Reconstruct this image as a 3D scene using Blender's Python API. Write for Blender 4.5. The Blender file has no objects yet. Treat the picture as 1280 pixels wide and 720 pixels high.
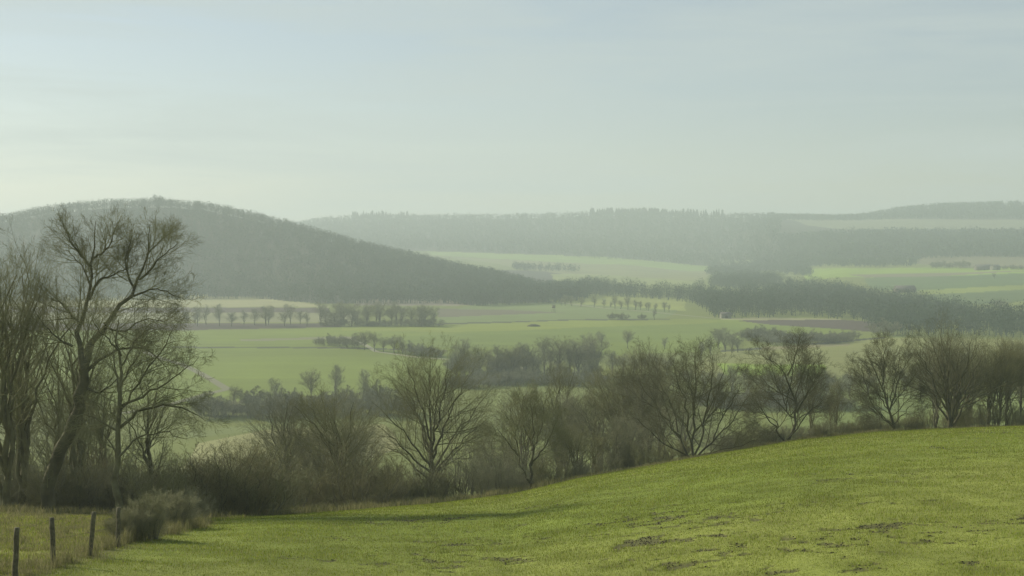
import bpy, math
import numpy as np
from mathutils import Vector
C = bpy.context.scene.collection
rad = math.radians
# ------------------------------------------------------------------ camera
F = 1758.0; PITCH = 60.0 / F
cp, sp = math.cos(PITCH), math.sin(PITCH)
cam_d = bpy.data.cameras.new('camera'); cam = bpy.data.objects.new('camera', cam_d); C.objects.link(cam)
cam_d.sensor_width = 36.0; cam_d.lens = 36.0 * F / 1280.0
cam_d.clip_start = 0.1; cam_d.clip_end = 30000
cam.location = (0, 0, 0); cam.rotation_euler = (math.pi / 2 - PITCH, 0, 0)
bpy.context.scene.camera = cam

def tdep(px, row):
    """tangent of the depression angle and horizontal azimuth of a direction"""
    u = (np.asarray(px, float) - 640) / F; v = (np.asarray(row, float) - 360) / F
    fx, fy, fz = u, cp - v * sp, -sp - v * cp
    return -fz / np.hypot(fx, fy), np.arctan2(fx, fy)
def az_of(px): return np.arctan((np.asarray(px, float) - 640) / F)
def px_of(az): return 640 + F * np.tan(np.clip(az, -1.2, 1.2))

# ------------------------------------------------------------------ noise
_nr = np.random.default_rng(3); _NT = _nr.random((256, 256))
def vnoise(x, y, s):
    x = np.asarray(x, float) / s + 1000; y = np.asarray(y, float) / s + 1000
    xi = np.floor(x).astype(int); yi = np.floor(y).astype(int); fx = x - xi; fy = y - yi
    fx = fx * fx * (3 - 2 * fx); fy = fy * fy * (3 - 2 * fy)
    a = _NT[xi % 256, yi % 256]; b = _NT[(xi + 1) % 256, yi % 256]
    c = _NT[xi % 256, (yi + 1) % 256]; d = _NT[(xi + 1) % 256, (yi + 1) % 256]
    return (a * (1 - fx) + b * fx) * (1 - fy) + (c * (1 - fx) + d * fx) * fy - 0.5
def fbm(x, y, s, o=4):
    v = 0; a = 1.0
    for i in range(o): v = v + a * vnoise(x + 37 * i, y - 91 * i, s / 2 ** i); a *= .55
    return v

# ------------------------------------------------------------------ terrain
CRX = [-400, 0, 250, 300, 440, 540, 640, 720, 800, 900, 1000, 1100, 1280, 1700]
CRY = [642, 644, 650, 647, 638, 630, 618, 599, 585, 567, 550, 540, 533, 527]
CRR = [84, 82, 80, 82, 92, 100, 110, 118, 125, 132, 140, 145, 150, 155]
CAMH = 7.0
def fg(px, r):
    R = np.interp(px, CRX, CRR); row = np.interp(px, CRX, CRY)
    # smooth the crest tables a little
    R = (R + np.interp(px - 50, CRX, CRR) + np.interp(px + 50, CRX, CRR)) / 3
    t = tdep(px, row)[0]
    return -t * r - CAMH * (r / R - 1) ** 2
SKX = [-400, 0, 370, 400, 460, 540, 640, 700, 740, 830, 900, 980, 1050, 1070, 1130, 1180, 1280, 1500]
SKY = [276, 276, 276, 270, 266, 266, 265, 264, 262, 262, 264, 265, 267, 266, 255, 251, 249, 249]
def zr(px, r, row): return -r * float(tdep(px, row)[0])
def sk(px): return float(np.interp(px, SKX, SKY))
NODES = {
 -600: [(2300, None), (2700, 336), (3200, 322), (3800, 300), (4500, 'S')],
 540: [(2250, None), (2700, 336), (3200, 319), (3800, 298), (4500, 'S')],
 640: [(2250, None), (2700, 336), (3200, 320), (3800, 299), (4500, 'S')],
 780: [(2150, None), (2600, 341), (3150, 325), (3800, 299), (4500, 'S')],
 890: [(2000, None), (2500, 347), (2900, 339), (3400, 322), (4500, 'S')],
 980: [(1900, None), (2400, 347), (2800, 336), (3300, 300), (3600, 284), (4000, 276), (4500, 'S')],
 1070: [(1500, None), (2000, 348), (2600, 331), (3250, 297), (3500, 287), (3950, 276), (4500, 'S')],
 1280: [(1400, None), (2000, 346), (2600, 324), (3250, 297), (3500, 288), (3950, 276), (4500, 'S')],
 1900: [(1400, None), (2000, 346), (2600, 324), (3250, 297), (3500, 288), (3950, 276), (4500, 'S')],
}
RG = np.arange(0, 7001, 50.0); PXG = np.array(sorted(set(list(NODES) + list(range(-600, 1901, 20)))), float)
_nk = sorted(NODES)
_prof = {}
for k in _nk:
    rr, zz = [0.0], [-62.0]
    for (r, w) in NODES[k]:
        rr.append(r); zz.append(-62.0 if w is None else (np.nan if w == 'S' else zr(k, r, w)))
    rr += [5000, 7000]; zz += [np.nan, np.nan]
    _prof[k] = (rr, zz)
VT = np.zeros((len(PXG), len(RG)))
for i, p in enumerate(PXG):
    ztop = zr(p, 4500, sk(p) + 7)
    cols = []
    for k in _nk:
        rr, zz = _prof[k]; zz = list(zz); zz[-3] = ztop; zz[-2] = ztop - 15; zz[-1] = ztop - 60
        cols.append(np.interp(RG, rr, zz))
    cols = np.array(cols)
    j = min(max(np.searchsorted(_nk, p) - 1, 0), len(_nk) - 2); t = (p - _nk[j]) / (_nk[j + 1] - _nk[j]); t = t * t * (3 - 2 * t)
    VT[i] = cols[j] * (1 - t) + cols[j + 1] * t
for _ in range(2):
    VT[:, 1:-1] = (VT[:, :-2] + 2 * VT[:, 1:-1] + VT[:, 2:]) / 4
LHX = [-700, -300, 0, 60, 130, 200, 260, 320, 370, 450, 540, 600, 640, 690, 760]
LHY = [320, 285, 268, 256, 249, 247.5, 252, 265, 278, 300, 321, 333, 341, 357, 380]
LHR = [2100, 2100, 2100, 2100, 2100, 2100, 2080, 2040, 1990, 1900, 1800, 1740, 1700, 1660, 1600]
LBX = [-700, 150, 330, 400, 560, 600, 700, 760]
LBR = [1500, 1500, 1500, 1350, 1370, 1330, 1390, 1500]
def lh_c(px): return np.interp(px, LHX, LHR)
def lh_b(px): return np.interp(px, LBX, LBR)
def lhill(px, r):
    rc = lh_c(px); rb = lh_b(px)
    zc = -rc * tdep(px, np.interp(px, LHX, LHY))[0] - 13
    h = np.maximum(zc + 62, 0)
    s = np.clip((r - rb) / np.maximum(rc - rb, 1), 0, 1); up = s * s * (3 - 2 * s) * .6 + s * .4
    d = np.clip((r - rc) / 900, 0, 1); dn = 1 - d * d * (3 - 2 * d)
    return -62 + h * up * dn
def valley(px, r):
    p = np.clip(px, PXG[0], PXG[-1]); i = np.clip(np.searchsorted(PXG, p) - 1, 0, len(PXG) - 2)
    t = (p - PXG[i]) / (PXG[i + 1] - PXG[i]); q = np.clip(r, 0, 6999) / 50; j = np.floor(q).astype(int); u = q - j
    v = (VT[i, j] * (1 - t) + VT[i + 1, j] * t) * (1 - u) + (VT[i, j + 1] * (1 - t) + VT[i + 1, j + 1] * t) * u
    return np.maximum(v, lhill(px, r))
def height(x, y):
    x = np.asarray(x, float); y = np.asarray(y, float)
    r = np.hypot(x, y); az = np.arctan2(x, y); px = px_of(az)
    a = fg(px, r); b = valley(px, r)
    a = a + fbm(x, y, 14, 4) * .06 * np.clip(r / 20, 0, 1)
    b = b + fbm(x, y, 160, 3) * 2.0 * np.clip((r - 350) / 400, 0, 1)
    k = 4.0
    m = np.maximum(a, b) + k * np.log1p(np.exp(-np.abs(a - b) / k))
    # bank beyond the fence on the near side of the trees
    return m
def ground_at(px, row):
    """first point of the terrain met in a direction from the viewpoint"""
    t, az = tdep(px, row); t = float(t); az = float(az)
    rs = np.concatenate([np.arange(10, 300, .5), np.arange(300, 2400, 4), np.arange(2400, 5000, 10)])
    d = height(rs * math.sin(az), rs * math.cos(az)) + t * rs
    if row > np.interp(px, CRX, CRY) - 3 and (rs[d > 0].size == 0 or rs[np.argmax(d > 0)] > 250):
        r = rs[np.argmax(np.where(rs < 200, d, -9))]
    else:
        dd = np.where((rs > 300), d, -9) if row < np.interp(px, CRX, CRY) - 3 else d
        k = np.argmax(dd > 0) if (dd > 0).any() else len(rs) - 1; r = rs[k]
    return r * math.sin(az), r * math.cos(az)
def at_r(px, r):
    az = float(az_of(px)); x, y = r * math.sin(az), r * math.cos(az); return x, y, float(height(x, y))

# ------------------------------------------------------------------ helpers
def tag(o, label=None, cat=None, group=None, kind=None):
    if label: o['label'] = label
    if cat: o['category'] = cat
    if group: o['group'] = group
    if kind: o['kind'] = kind
    return o
def mesh_np(name, V, faces, mat, smooth=False, cols=None):
    """faces: list of int arrays (M,3) or (M,4)"""
    me = bpy.data.meshes.new(name)
    me.vertices.add(len(V)); me.vertices.foreach_set('co', np.asarray(V, np.float32).ravel())
    tot = np.concatenate([np.full(len(f), f.shape[1], np.int32) for f in faces])
    li = np.concatenate([f.ravel() for f in faces]).astype(np.int32)
    me.loops.add(len(li)); me.loops.foreach_set('vertex_index', li)
    me.polygons.add(len(tot)); st = np.concatenate([[0], np.cumsum(tot)[:-1]]).astype(np.int32)
    me.polygons.foreach_set('loop_start', st); me.polygons.foreach_set('loop_total', tot)
    if smooth: me.polygons.foreach_set('use_smooth', np.ones(len(tot), bool))
    if cols is not None:
        a = me.color_attributes.new('tone', 'FLOAT_COLOR', 'POINT')
        c = np.ones((len(V), 4), np.float32); c[:, :3] = cols; a.data.foreach_set('color', c.ravel())
    me.materials.append(mat); me.update(calc_edges=True)
    return me
def obj(name, me, parent=None, loc=None):
    o = bpy.data.objects.new(name, me); C.objects.link(o)
    if parent: o.parent = parent
    if loc is not None: o.location = loc
    return o
def nodes_of(m):
    m.use_nodes = True; nt = m.node_tree; nt.nodes.clear(); return nt, nt.nodes, nt.links

def mat_bark(name, c1, c2, scale=1.2, rough=.9):
    m = bpy.data.materials.new(name); nt, N, L = nodes_of(m)
    out = N.new('ShaderNodeOutputMaterial'); b = N.new('ShaderNodeBsdfPrincipled'); L.new(b.outputs[0], out.inputs[0])
    tc = N.new('ShaderNodeTexCoord'); no = N.new('ShaderNodeTexNoise'); no.inputs['Scale'].default_value = scale; no.inputs['Detail'].default_value = 5
    L.new(tc.outputs['Object'], no.inputs['Vector'])
    r = N.new('ShaderNodeValToRGB'); r.color_ramp.elements[0].position = .35; r.color_ramp.elements[1].position = .65
    r.color_ramp.elements[0].color = (*c1, 1); r.color_ramp.elements[1].color = (*c2, 1)
    L.new(no.outputs[0], r.inputs[0]); L.new(r.outputs[0], b.inputs['Base Color']); b.inputs['Roughness'].default_value = rough
    b.inputs['Specular IOR Level'].default_value = .2
    return m
def mat_tone(name, grain=6.0, amt=.35, bump=0.0, trans=0.0, rough=.9, spec=.15):
    m = bpy.data.materials.new(name); nt, N, L = nodes_of(m)
    out = N.new('ShaderNodeOutputMaterial'); b = N.new('ShaderNodeBsdfPrincipled')
    at = N.new('ShaderNodeAttribute'); at.attribute_name = 'tone'
    tc = N.new('ShaderNodeTexCoord'); no = N.new('ShaderNodeTexNoise'); no.inputs['Scale'].default_value = grain; no.inputs['Detail'].default_value = 6; no.inputs['Roughness'].default_value = .7
    L.new(tc.outputs['Object'], no.inputs['Vector'])
    mr = N.new('ShaderNodeMapRange'); mr.inputs[1].default_value = .25; mr.inputs[2].default_value = .75; mr.inputs[3].default_value = 1 - amt; mr.inputs[4].default_value = 1 + amt
    L.new(no.outputs[0], mr.inputs[0])
    vm = N.new('ShaderNodeVectorMath'); vm.operation = 'SCALE'; L.new(at.outputs['Color'], vm.inputs[0]); L.new(mr.outputs[0], vm.inputs['Scale'])
    L.new(vm.outputs[0], b.inputs['Base Color']); b.inputs['Roughness'].default_value = rough; b.inputs['Specular IOR Level'].default_value = spec
    if bump:
        bp = N.new('ShaderNodeBump'); bp.inputs['Strength'].default_value = bump; bp.inputs['Distance'].default_value = .1
        L.new(no.outputs[0], bp.inputs['Height']); L.new(bp.outputs[0], b.inputs['Normal'])
    if trans:
        t = N.new('ShaderNodeBsdfTranslucent'); L.new(vm.outputs[0], t.inputs['Color']); mx = N.new('ShaderNodeMixShader'); mx.inputs[0].default_value = trans
        L.new(b.outputs[0], mx.inputs[1]); L.new(t.outputs[0], mx.inputs[2]); L.new(mx.outputs[0], out.inputs[0])
    else: L.new(b.outputs[0], out.inputs[0])
    return m
M_bark = mat_bark('bark_olive', (.105, .10, .05), (.19, .185, .095))
M_bark2 = mat_bark('bark_grey', (.115, .11, .07), (.20, .195, .13))
M_twig = mat_bark('twigs_brown', (.155, .155, .072), (.25, .25, .12), .4)
M_twig2 = mat_bark('twigs_grey', (.17, .175, .10), (.26, .26, .16), .4)
M_barkd = mat_bark('bark_dark', (.07, .066, .036), (.13, .125, .065))
M_twigd = mat_bark('twigs_dark', (.10, .10, .052), (.17, .165, .085), .4)
M_dry = mat_bark('twigs_pale', (.21, .21, .105), (.32, .31, .18), .8)
M_ochre = mat_bark('twigs_ochre', (.155, .145, .07), (.23, .215, .105), .6)
M_far = mat_bark('far_crowns', (.036, .064, .036), (.056, .088, .046), .03)
M_con = mat_bark('far_conifers', (.022, .035, .022), (.04, .055, .032), .03)
M_post = mat_bark('weathered_wood', (.08, .072, .045), (.15, .14, .085), 9)

# ------------------------------------------------------------------ the ground sheet
rs = [1.0]
while rs[-1] < 6500:
    r = rs[-1]
    if r < 30: d = .5
    elif r < 165: d = max(.1, r * r / (12 * F) * 1.0)
    elif r < 400: d = 2.5
    else: d = min(max(1.3, r * r / (62 * F) * .8), 22)
    rs.append(r + d)
rs = np.array(rs)
azs = np.concatenate([np.linspace(-180, -24, 70)[:-1], np.arange(-24, 24, .04), np.linspace(24, 180, 70)[:-1]])
azs = np.radians(azs); NA, NR = len(azs), len(rs)
AZ, RR = np.meshgrid(azs, rs, indexing='ij')
X = RR * np.sin(AZ); Y = RR * np.cos(AZ); Z = height(X, Y); PXv = px_of(AZ)
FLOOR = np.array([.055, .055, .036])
tone = np.zeros(X.shape + (3,)); tone[:] = (.155, .18, .038)
crest = np.interp(PXv, CRX, CRR)
# woodland floor on the hill and the far ridge
def inpoly(P, x, y):
    P = np.asarray(P); c = np.zeros(x.shape, bool); n = len(P)
    for i in range(n):
        x1, y1 = P[i]; x2, y2 = P[(i + 1) % n]
        if y1 == y2: continue
        k = ((y1 > y) != (y2 > y)) & (x < (x2 - x1) * (y - y1) / (y2 - y1) + x1); c ^= k
    return c
def world_poly(pp):
    out = []; n = len(pp)
    for i in range(n):
        a, b = pp[i], pp[(i + 1) % n]; m = max(1, int(abs(a[0] - b[0]) / 60))
        for k in range(m): t = k / m; out.append(ground_at(a[0] + (b[0] - a[0]) * t, a[1] + (b[1] - a[1]) * t))
    return out
def ridge_front(px): return np.interp(px, [-600, 540, 640, 760, 890, 920, 1000, 1060, 1140, 1280, 1900], [3330, 3330, 3260, 3150, 3000, 2750, 2720, 2700, 2680, 2640, 2640])
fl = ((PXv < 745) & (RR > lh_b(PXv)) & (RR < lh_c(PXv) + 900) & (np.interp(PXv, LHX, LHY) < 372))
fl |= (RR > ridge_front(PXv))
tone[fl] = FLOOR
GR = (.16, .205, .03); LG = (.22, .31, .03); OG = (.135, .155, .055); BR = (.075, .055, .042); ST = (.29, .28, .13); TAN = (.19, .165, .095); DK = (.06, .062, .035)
FIELDS = [
 ([(-100, 369), (330, 370), (410, 384), (-100, 384)], ST), ([(-100, 384), (410, 385), (410, 391), (-100, 391)], BR),
 ([(-100, 391), (450, 391), (440, 403), (-100, 403)], (.2, .2, .1)), ([(-100, 405), (430, 404), (430, 409), (220, 413), (-100, 413)], BR),
 ([(-100, 414), (230, 414), (430, 409), (545, 406), (700, 401), (840, 399), (940, 401), (1060, 409), (1060, 418), (930, 425), (880, 440), (560, 452), (600, 460), (560, 485), (240, 505), (-100, 505)], GR),
 ([(430, 409), (545, 406), (700, 401), (840, 399), (900, 401), (860, 408), (560, 415), (430, 414)], (.19, .225, .036)),
 ([(445, 423), (620, 415), (760, 408), (900, 404), (1000, 408), (900, 424), (560, 436)], (.145, .19, .032)),
 ([(300, 424), (440, 421), (445, 423.5), (300, 427)], (.2, .2, .1)),
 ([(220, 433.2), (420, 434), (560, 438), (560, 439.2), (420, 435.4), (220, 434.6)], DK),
 ([(445, 374), (560, 374), (590, 382), (440, 382)], (.23, .19, .14)), ([(590, 381), (700, 377), (850, 388), (830, 398), (545, 405), (545, 392)], (.15, .19, .06)),
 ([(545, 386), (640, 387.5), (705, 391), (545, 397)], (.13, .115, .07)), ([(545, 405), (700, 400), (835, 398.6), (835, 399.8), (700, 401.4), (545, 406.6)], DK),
 ([(900, 398), (960, 397), (1050, 398.5), (1050, 400), (900, 400.2)], ST),
 ([(915, 401.2), (980, 400), (1050, 400), (1110, 404), (1095, 416), (1040, 411.5), (960, 406)], BR),
 ([(870, 458), (905, 440), (1000, 433), (1110, 422), (1280, 425), (1400, 427), (1400, 474), (1050, 472), (870, 470)], (.21, .22, .065)),
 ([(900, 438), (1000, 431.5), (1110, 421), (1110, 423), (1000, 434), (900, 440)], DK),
 ([(900, 454), (1030, 457), (1030, 470), (900, 470)], LG), ([(950, 434), (1060, 429), (1060, 433), (950, 438)], (.22, .2, .09)),
 ([(990, 492), (1400, 490), (1400, 535), (1100, 545), (980, 548)], (.16, .2, .045)), ([(600, 470), (700, 468), (900, 480), (930, 560), (700, 600), (600, 600)], (.165, .195, .05)),
 ([(200, 600), (235, 556), (330, 538), (472, 528), (500, 560), (430, 585), (330, 605)], (.27, .265, .105)),
 ([(225, 541), (330, 531), (500, 522), (500, 529), (330, 539), (225, 551)], (.17, .2, .06)),
 ([(535, 314), (640, 317.5), (760, 321.5), (890, 333), (893, 339), (780, 331), (700, 328), (540, 319)], (.22, .30, .07)),
 ([(560, 321), (700, 328), (780, 331), (893, 339), (880, 350), (780, 352), (700, 342)], (.21, .215, .09)),
 ([(690, 343), (760, 344), (870, 352), (870, 356), (690, 356)], (.22, .25, .08)),
 ([(690, 364), (780, 371), (860, 373), (860, 389), (690, 377)], (.25, .28, .07)),
 ([(900, 325), (945, 325), (945, 331), (900, 331)], (.2, .22, .09)),
 ([(1000, 336), (1240, 334), (1300, 338), (1300, 346), (1100, 348), (1010, 350)], LG),
 ([(1060, 343), (1160, 341), (1280, 339), (1180, 345), (1080, 347)], TAN), ([(1080, 347.5), (1180, 345), (1300, 341), (1300, 356), (1150, 363), (1090, 362)], (.10, .15, .045)),
 ([(1150, 363), (1300, 355), (1300, 360.5), (1160, 369)], (.21, .25, .05)), ([(1150, 369), (1300, 361), (1300, 377), (1230, 381), (1160, 381)], (.10, .14, .045)),
 ([(1240, 379), (1300, 376), (1300, 388), (1245, 388)], (.2, .23, .05)), ([(1140, 329), (1160, 320), (1280, 321), (1300, 334), (1200, 335)], (.17, .155, .08)),
 ([(975, 273.5), (1260, 275), (1330, 276), (1330, 286), (1060, 287), (1010, 282)], (.2, .21, .12)),
 ([(860, 268), (910, 270), (912, 274), (870, 272)], (.2, .2, .12)),
]
Xf, Yf = X[69:-69], Y[69:-69]
jx = fbm(Xf, Yf, 90, 2) * 6
for pp, c in FIELDS:
    W = world_poly(pp); k = inpoly(W, Xf + jx, Yf + jx); k &= RR[69:-69] > 250; tone[69:-69][k] = c
# low mottling of real vegetation colour and drill lines in the fields
mot = 1 + .22 * fbm(X, Y, 60, 4) + .10 * fbm(X * .25, Y * 3, 30, 2); far = RR > 250
tone[far] *= mot[far][:, None]
# foreground pasture
fgm = RR <= 250
n1 = fbm(X, Y, 9, 4); n2 = fbm(X, Y, 1.6, 4); n3 = fbm(X, Y, 30, 3)
g = np.zeros_like(tone); g[:] = (.15, .19, .028)
g += (np.array([.05, .035, .02]) * np.clip(n3 * 2 + .3, 0, 1)[..., None])
g *= (1 + .2 * n1 + .4 * n2)[..., None]
# rough meadow left of the fence
FENCE = [(-60, 762), (18, 722), (67, 708), (112, 697), (147, 685), (170, 676), (215, 664), (262, 655)]
FW = np.array([ground_at(a, b) for a, b in FENCE])
def side(x, y):
    d = np.full(np.shape(x), 1e9); s = np.zeros(np.shape(x))
    for i in range(len(FW) - 1):
        a, b = FW[i], FW[i + 1]; e = b - a; t = np.clip(((x - a[0]) * e[0] + (y - a[1]) * e[1]) / (e @ e), 0, 1)
        dd = np.hypot(x - a[0] - t * e[0], y - a[1] - t * e[1]); k = dd < d
        s = np.where(k, np.sign((x - a[0]) * e[1] - (y - a[1]) * e[0]), s); d = np.where(k, dd, d)
    return d * s
sd = side(X, Y); mead = sd < -.2
g[mead] = (np.array([.15, .16, .035]) * (1 + .5 * n1 + .8 * n2)[..., None])[mead]
strip = np.exp(-(sd / .7) ** 2)[..., None]; g = g * (1 - strip * .7) + np.array([.12, .10, .05]) * strip * .7
# poached, muddy patches: pixel centre, half width (m), half depth (m), strength
MUD = [(525, 651, 2.6, 2.2, 1), (415, 674, 1.2, 1, .5), (560, 680, 1.2, 1.2, .8), (525, 705, 1.6, 1.4, .6), (387, 699, .7, .4, .6), (632, 702, .7, .6, .9), (830, 650, 2.4, 2.4, 1),
 (760, 655, 1.4, 1, .55), (819, 677, 1.3, 1, 1), (850, 706, 1.2, .8, 1), (897, 671, .7, .8, 1), (880, 688, .7, .9, .9), (930, 682, .5, .5, .9), (652, 667, .6, .5, .9), (665, 676, .9, .8, .7),
 (697, 685, .9, .5, .6), (1085, 665, 2.1, 1.3, 1), (1047, 690, 1, .6, .9), (1070, 710, .5, .4, 1), (1172, 665, .8, .6, 1), (1161, 671, .3, .3, 1), (1210, 661, .6, .5, 1), (1232, 657, 1.1, .8, .9), (1187, 679, .8, .4, 1),
 (1217, 704, .9, .5, .7), (1228, 669, .7, .4, .7), (975, 633, 1.2, .9, .7), (985, 684, 1.3, .6, .8), (975, 713, .8, .5, .9), (1275, 650, 1, .6, .8), (925, 640, 1, .6, .4), (800, 700, 1.6, .6, .5), (670, 634, 2, 1, .4), (790, 615, 1.5, .8, .3),
 (1060, 595, 3, 3, .25), (600, 660, 2, 1, .35), (1130, 628, 1.2, .5, .4), (1186, 561, .6, 3, .9), (1240, 540, 3, 5, .5)]
mud = np.zeros(X.shape)
for (a, b, w, h, s) in MUD:
    x, y = ground_at(a, b); d2 = ((X - x) / (w)) ** 2 + ((Y - y) / (h * 1.6)) ** 2; mud = np.maximum(mud, s * np.exp(-d2))
mudn = fbm(X, Y, .6, 4)
def mudmask(m, n): return np.clip((m * .8 + n * 1.9 - .62) * 2.2, 0, .75) * (m > .05)
scat = np.clip((fbm(X + 500, Y, 2.2, 4) - .62) * 6, 0, 1) * .8
mk = np.maximum(mudmask(mud, mudn), scat)[..., None]
g = g * (1 - mk) + np.array([.075, .068, .032]) * mk
scrub = np.clip((RR - crest - 3) / 6, 0, 1)[..., None]
g = g * (1 - scrub) + np.array([.10, .095, .045]) * (1 + .4 * n1[..., None]) * scrub
b = np.clip((RR - 230) / 120, 0, 1)[..., None]
tone = np.where(fgm[..., None], g, tone)
Z = Z - np.where(fgm, mk[..., 0] * .05, 0) + np.where(fgm & (RR < 160), n2 * .025, 0)
idx = np.arange(NA * NR).reshape(NA, NR); nx = np.roll(idx, -1, 0)
q = np.stack([idx[:, :-1], idx[:, 1:], nx[:, 1:], nx[:, :-1]], -1).reshape(-1, 4)
V = np.stack([X, Y, Z], -1).reshape(-1, 3)
V = np.vstack([V, [[0, 0, -7.0]]]); ctr = len(V) - 1
tri = np.stack([np.full(NA, ctr), idx[:, 0], nx[:, 0]], -1)
colsv = np.vstack([np.clip(tone.reshape(-1, 3), .01, .6), [[.12, .16, .03]]])
M_ground = mat_tone('ground_turf', 5.0, .3, .5)
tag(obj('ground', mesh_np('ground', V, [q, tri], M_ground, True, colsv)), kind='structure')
ZMAX = float(Z.max()); ZMIN = float(Z.min())
del X, Y, Z, AZ, PXv, mot, n1, n2, n3, g, mud, mk

# ------------------------------------------------------------------ grass blades, clods
def blades(rng, x, y, h, w, col, lean=.45, baseup=0.0):
    n = len(x); z = height(x, y) + baseup; a = rng.random(n) * 6.283; dx, dy = np.cos(a) * w / 2, np.sin(a) * w / 2
    la = rng.random(n) * 6.283; l = h * lean * rng.random(n)
    p = np.empty((n, 5, 3)); mx = np.cos(la) * l * .35; my = np.sin(la) * l * .35
    p[:, 0] = np.stack([x - dx, y - dy, z - .02], -1); p[:, 1] = np.stack([x + dx, y + dy, z - .02], -1)
    p[:, 2] = np.stack([x + dx * .8 + mx, y + dy * .8 + my, z + h * .6], -1); p[:, 3] = np.stack([x - dx * .8 + mx, y - dy * .8 + my, z + h * .6], -1)
    p[:, 4] = np.stack([x + np.cos(la) * l, y + np.sin(la) * l, z + h], -1)
    i = np.arange(n)[:, None] * 5
    return p.reshape(-1, 3), [i + np.array([0, 1, 2, 3]), i + np.array([3, 2, 4])], np.repeat(col, 5, 0)
rng = np.random.default_rng(11)
n = 620000
r = np.exp(rng.uniform(np.log(24), np.log(165), n)); az = rng.uniform(rad(-24), rad(24), n)
x = r * np.sin(az); y = r * np.cos(az); px = px_of(az); keep = r < np.interp(px, CRX, CRR) + 6
def mud_at(x, y):
    m = np.zeros(x.shape)
    for (a, b_, w, h, s) in MUD:
        gx, gy = ground_at(a, b_); m = np.maximum(m, s * np.exp(-(((x - gx) / w) ** 2 + ((y - gy) / (h * 1.6)) ** 2)))
    return mudmask(m, fbm(x, y, .6, 4))
keep &= mud_at(x, y) < .3 + .4 * rng.random(n)
x, y, r = x[keep], y[keep], r[keep]; n = len(x)
s_ = side(x, y); md = s_ < 0
h = (.03 + .03 * rng.random(n)) * (r / 35) ** .45 * (1 + .6 * fbm(x, y, 3, 3)); h = np.where(md, h * 2.0 * (1 + .8 * np.clip(fbm(x, y, 1.5, 3), -.5, 1)), h)
w = .011 * (r / 35)
v = rng.random((n, 1)); col = np.array([.16, .21, .024]) * (1 - v) + np.array([.26, .29, .045]) * v
dry = (rng.random(n) < np.where(md, .35, .10)); col[dry] = np.array([.28, .25, .11])
col *= rng.uniform(.72, 1.3, (n, 1)); col *= (1 + .2 * fbm(x, y, 5, 4) + .22 * fbm(x, y, .8, 3) + .2 * fbm(x, y, 22, 3))[:, None]
V, Fc, cc = blades(rng, x, y, np.clip(h, .02, .5), w, np.clip(col, .01, .5), .7)
M_grass = mat_tone('grass_blades', 3.0, .15, 0, .4)
tag(obj('grass', mesh_np('grass', V, Fc, M_grass, False, cc)), 'short bright green pasture grass over the near slope', 'grass', kind='stuff')
# long dry grass along the fence and the hedge foot
rng = np.random.default_rng(12); xs, ys, hs, ws = [], [], [], []
for i in range(1, len(FW) - 1):
    a, b_ = FW[i], FW[i + 1]; L_ = np.linalg.norm(b_ - a)
    for k in range(int(L_ * 2.2)):
        c = a + (b_ - a) * rng.random() + rng.normal(0, .42, 2); m = rng.integers(40, 120); hh = rng.uniform(.3, .75)
        xs.append(c[0] + rng.normal(0, .16, m)); ys.append(c[1] + rng.normal(0, .16, m)); hs.append(hh * rng.uniform(.4, 1.1, m)); ws.append(np.full(m, .011))
for k in range(900):   # ragged rim of the field where it meets the scrub
    p_ = rng.uniform(-60, 1330); c_r = np.interp(p_, CRX, CRR) + rng.normal(3, 2.2); a_ = float(az_of(p_)); m = 50
    xs.append(c_r * math.sin(a_) + rng.normal(0, .35, m)); ys.append(c_r * math.cos(a_) + rng.normal(0, .35, m)); hs.append(rng.uniform(.2, .75) * rng.uniform(.4, 1.1, m) * (1 if p_ < 700 else .6)); ws.append(np.full(m, .03))
k = 0
while k < 420:   # tussocks on the rough meadow
    r_ = rng.uniform(38, 78); a_ = rng.uniform(rad(-23), rad(-12)); cx, cy = r_ * math.sin(a_), r_ * math.cos(a_)
    if side(np.array([cx]), np.array([cy]))[0] > -.6: k += .2; continue
    m = int(rng.integers(40, 90)); xs.append(cx + rng.normal(0, .2, m)); ys.append(cy + rng.normal(0, .2, m)); hs.append(rng.uniform(.1, .26) * rng.uniform(.5, 1.1, m)); ws.append(np.full(m, .016)); k += 1
x, y, h, w = map(np.concatenate, (xs, ys, hs, ws)); n = len(x)
v = rng.random((n, 1)); col = np.array([.14, .15, .045]) * (1 - v) + np.array([.30, .27, .14]) * v
V, Fc, cc = blades(rng, x, y, h, w, col, .9)
tag(obj('long_grass', mesh_np('long_grass', V, Fc, M_grass, False, cc)), 'long dry straw coloured grass along the fence and field edge', 'grass', kind='stuff')
# clods
rng = np.random.default_rng(13); n = 42000; pts = []
for (a, b_, w_, h_, s) in MUD:
    gx, gy = ground_at(a, b_); m = int(170 * w_ * h_ * s) + 40
    pts.append(np.stack([gx + rng.normal(0, w_ * .75, m), gy + rng.normal(0, h_ * 1.3, m)], -1))
pts.append(np.stack([(lambda r, a: r * np.sin(a))(*(R_ := (np.exp(rng.uniform(np.log(33), np.log(80), 1500)), rng.uniform(rad(-16), rad(21), 1500)))), R_[0] * np.cos(R_[1])], -1))
pts = np.vstack(pts); x, y = pts[:, 0], pts[:, 1]; k = (np.hypot(x, y) < 150) & ((mud_at(x, y) > .15) | (rng.random(len(x)) < .05)) ; x, y = x[k], y[k]
OC = np.array([[1, 0, 0], [-1, 0, 0], [0, 1, 0], [0, -1, 0], [0, 0, 1], [0, 0, -1.]]); OF = np.array([[0, 2, 4], [2, 1, 4], [1, 3, 4], [3, 0, 4], [2, 0, 5], [1, 2, 5], [3, 1, 5], [0, 3, 5]])
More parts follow.
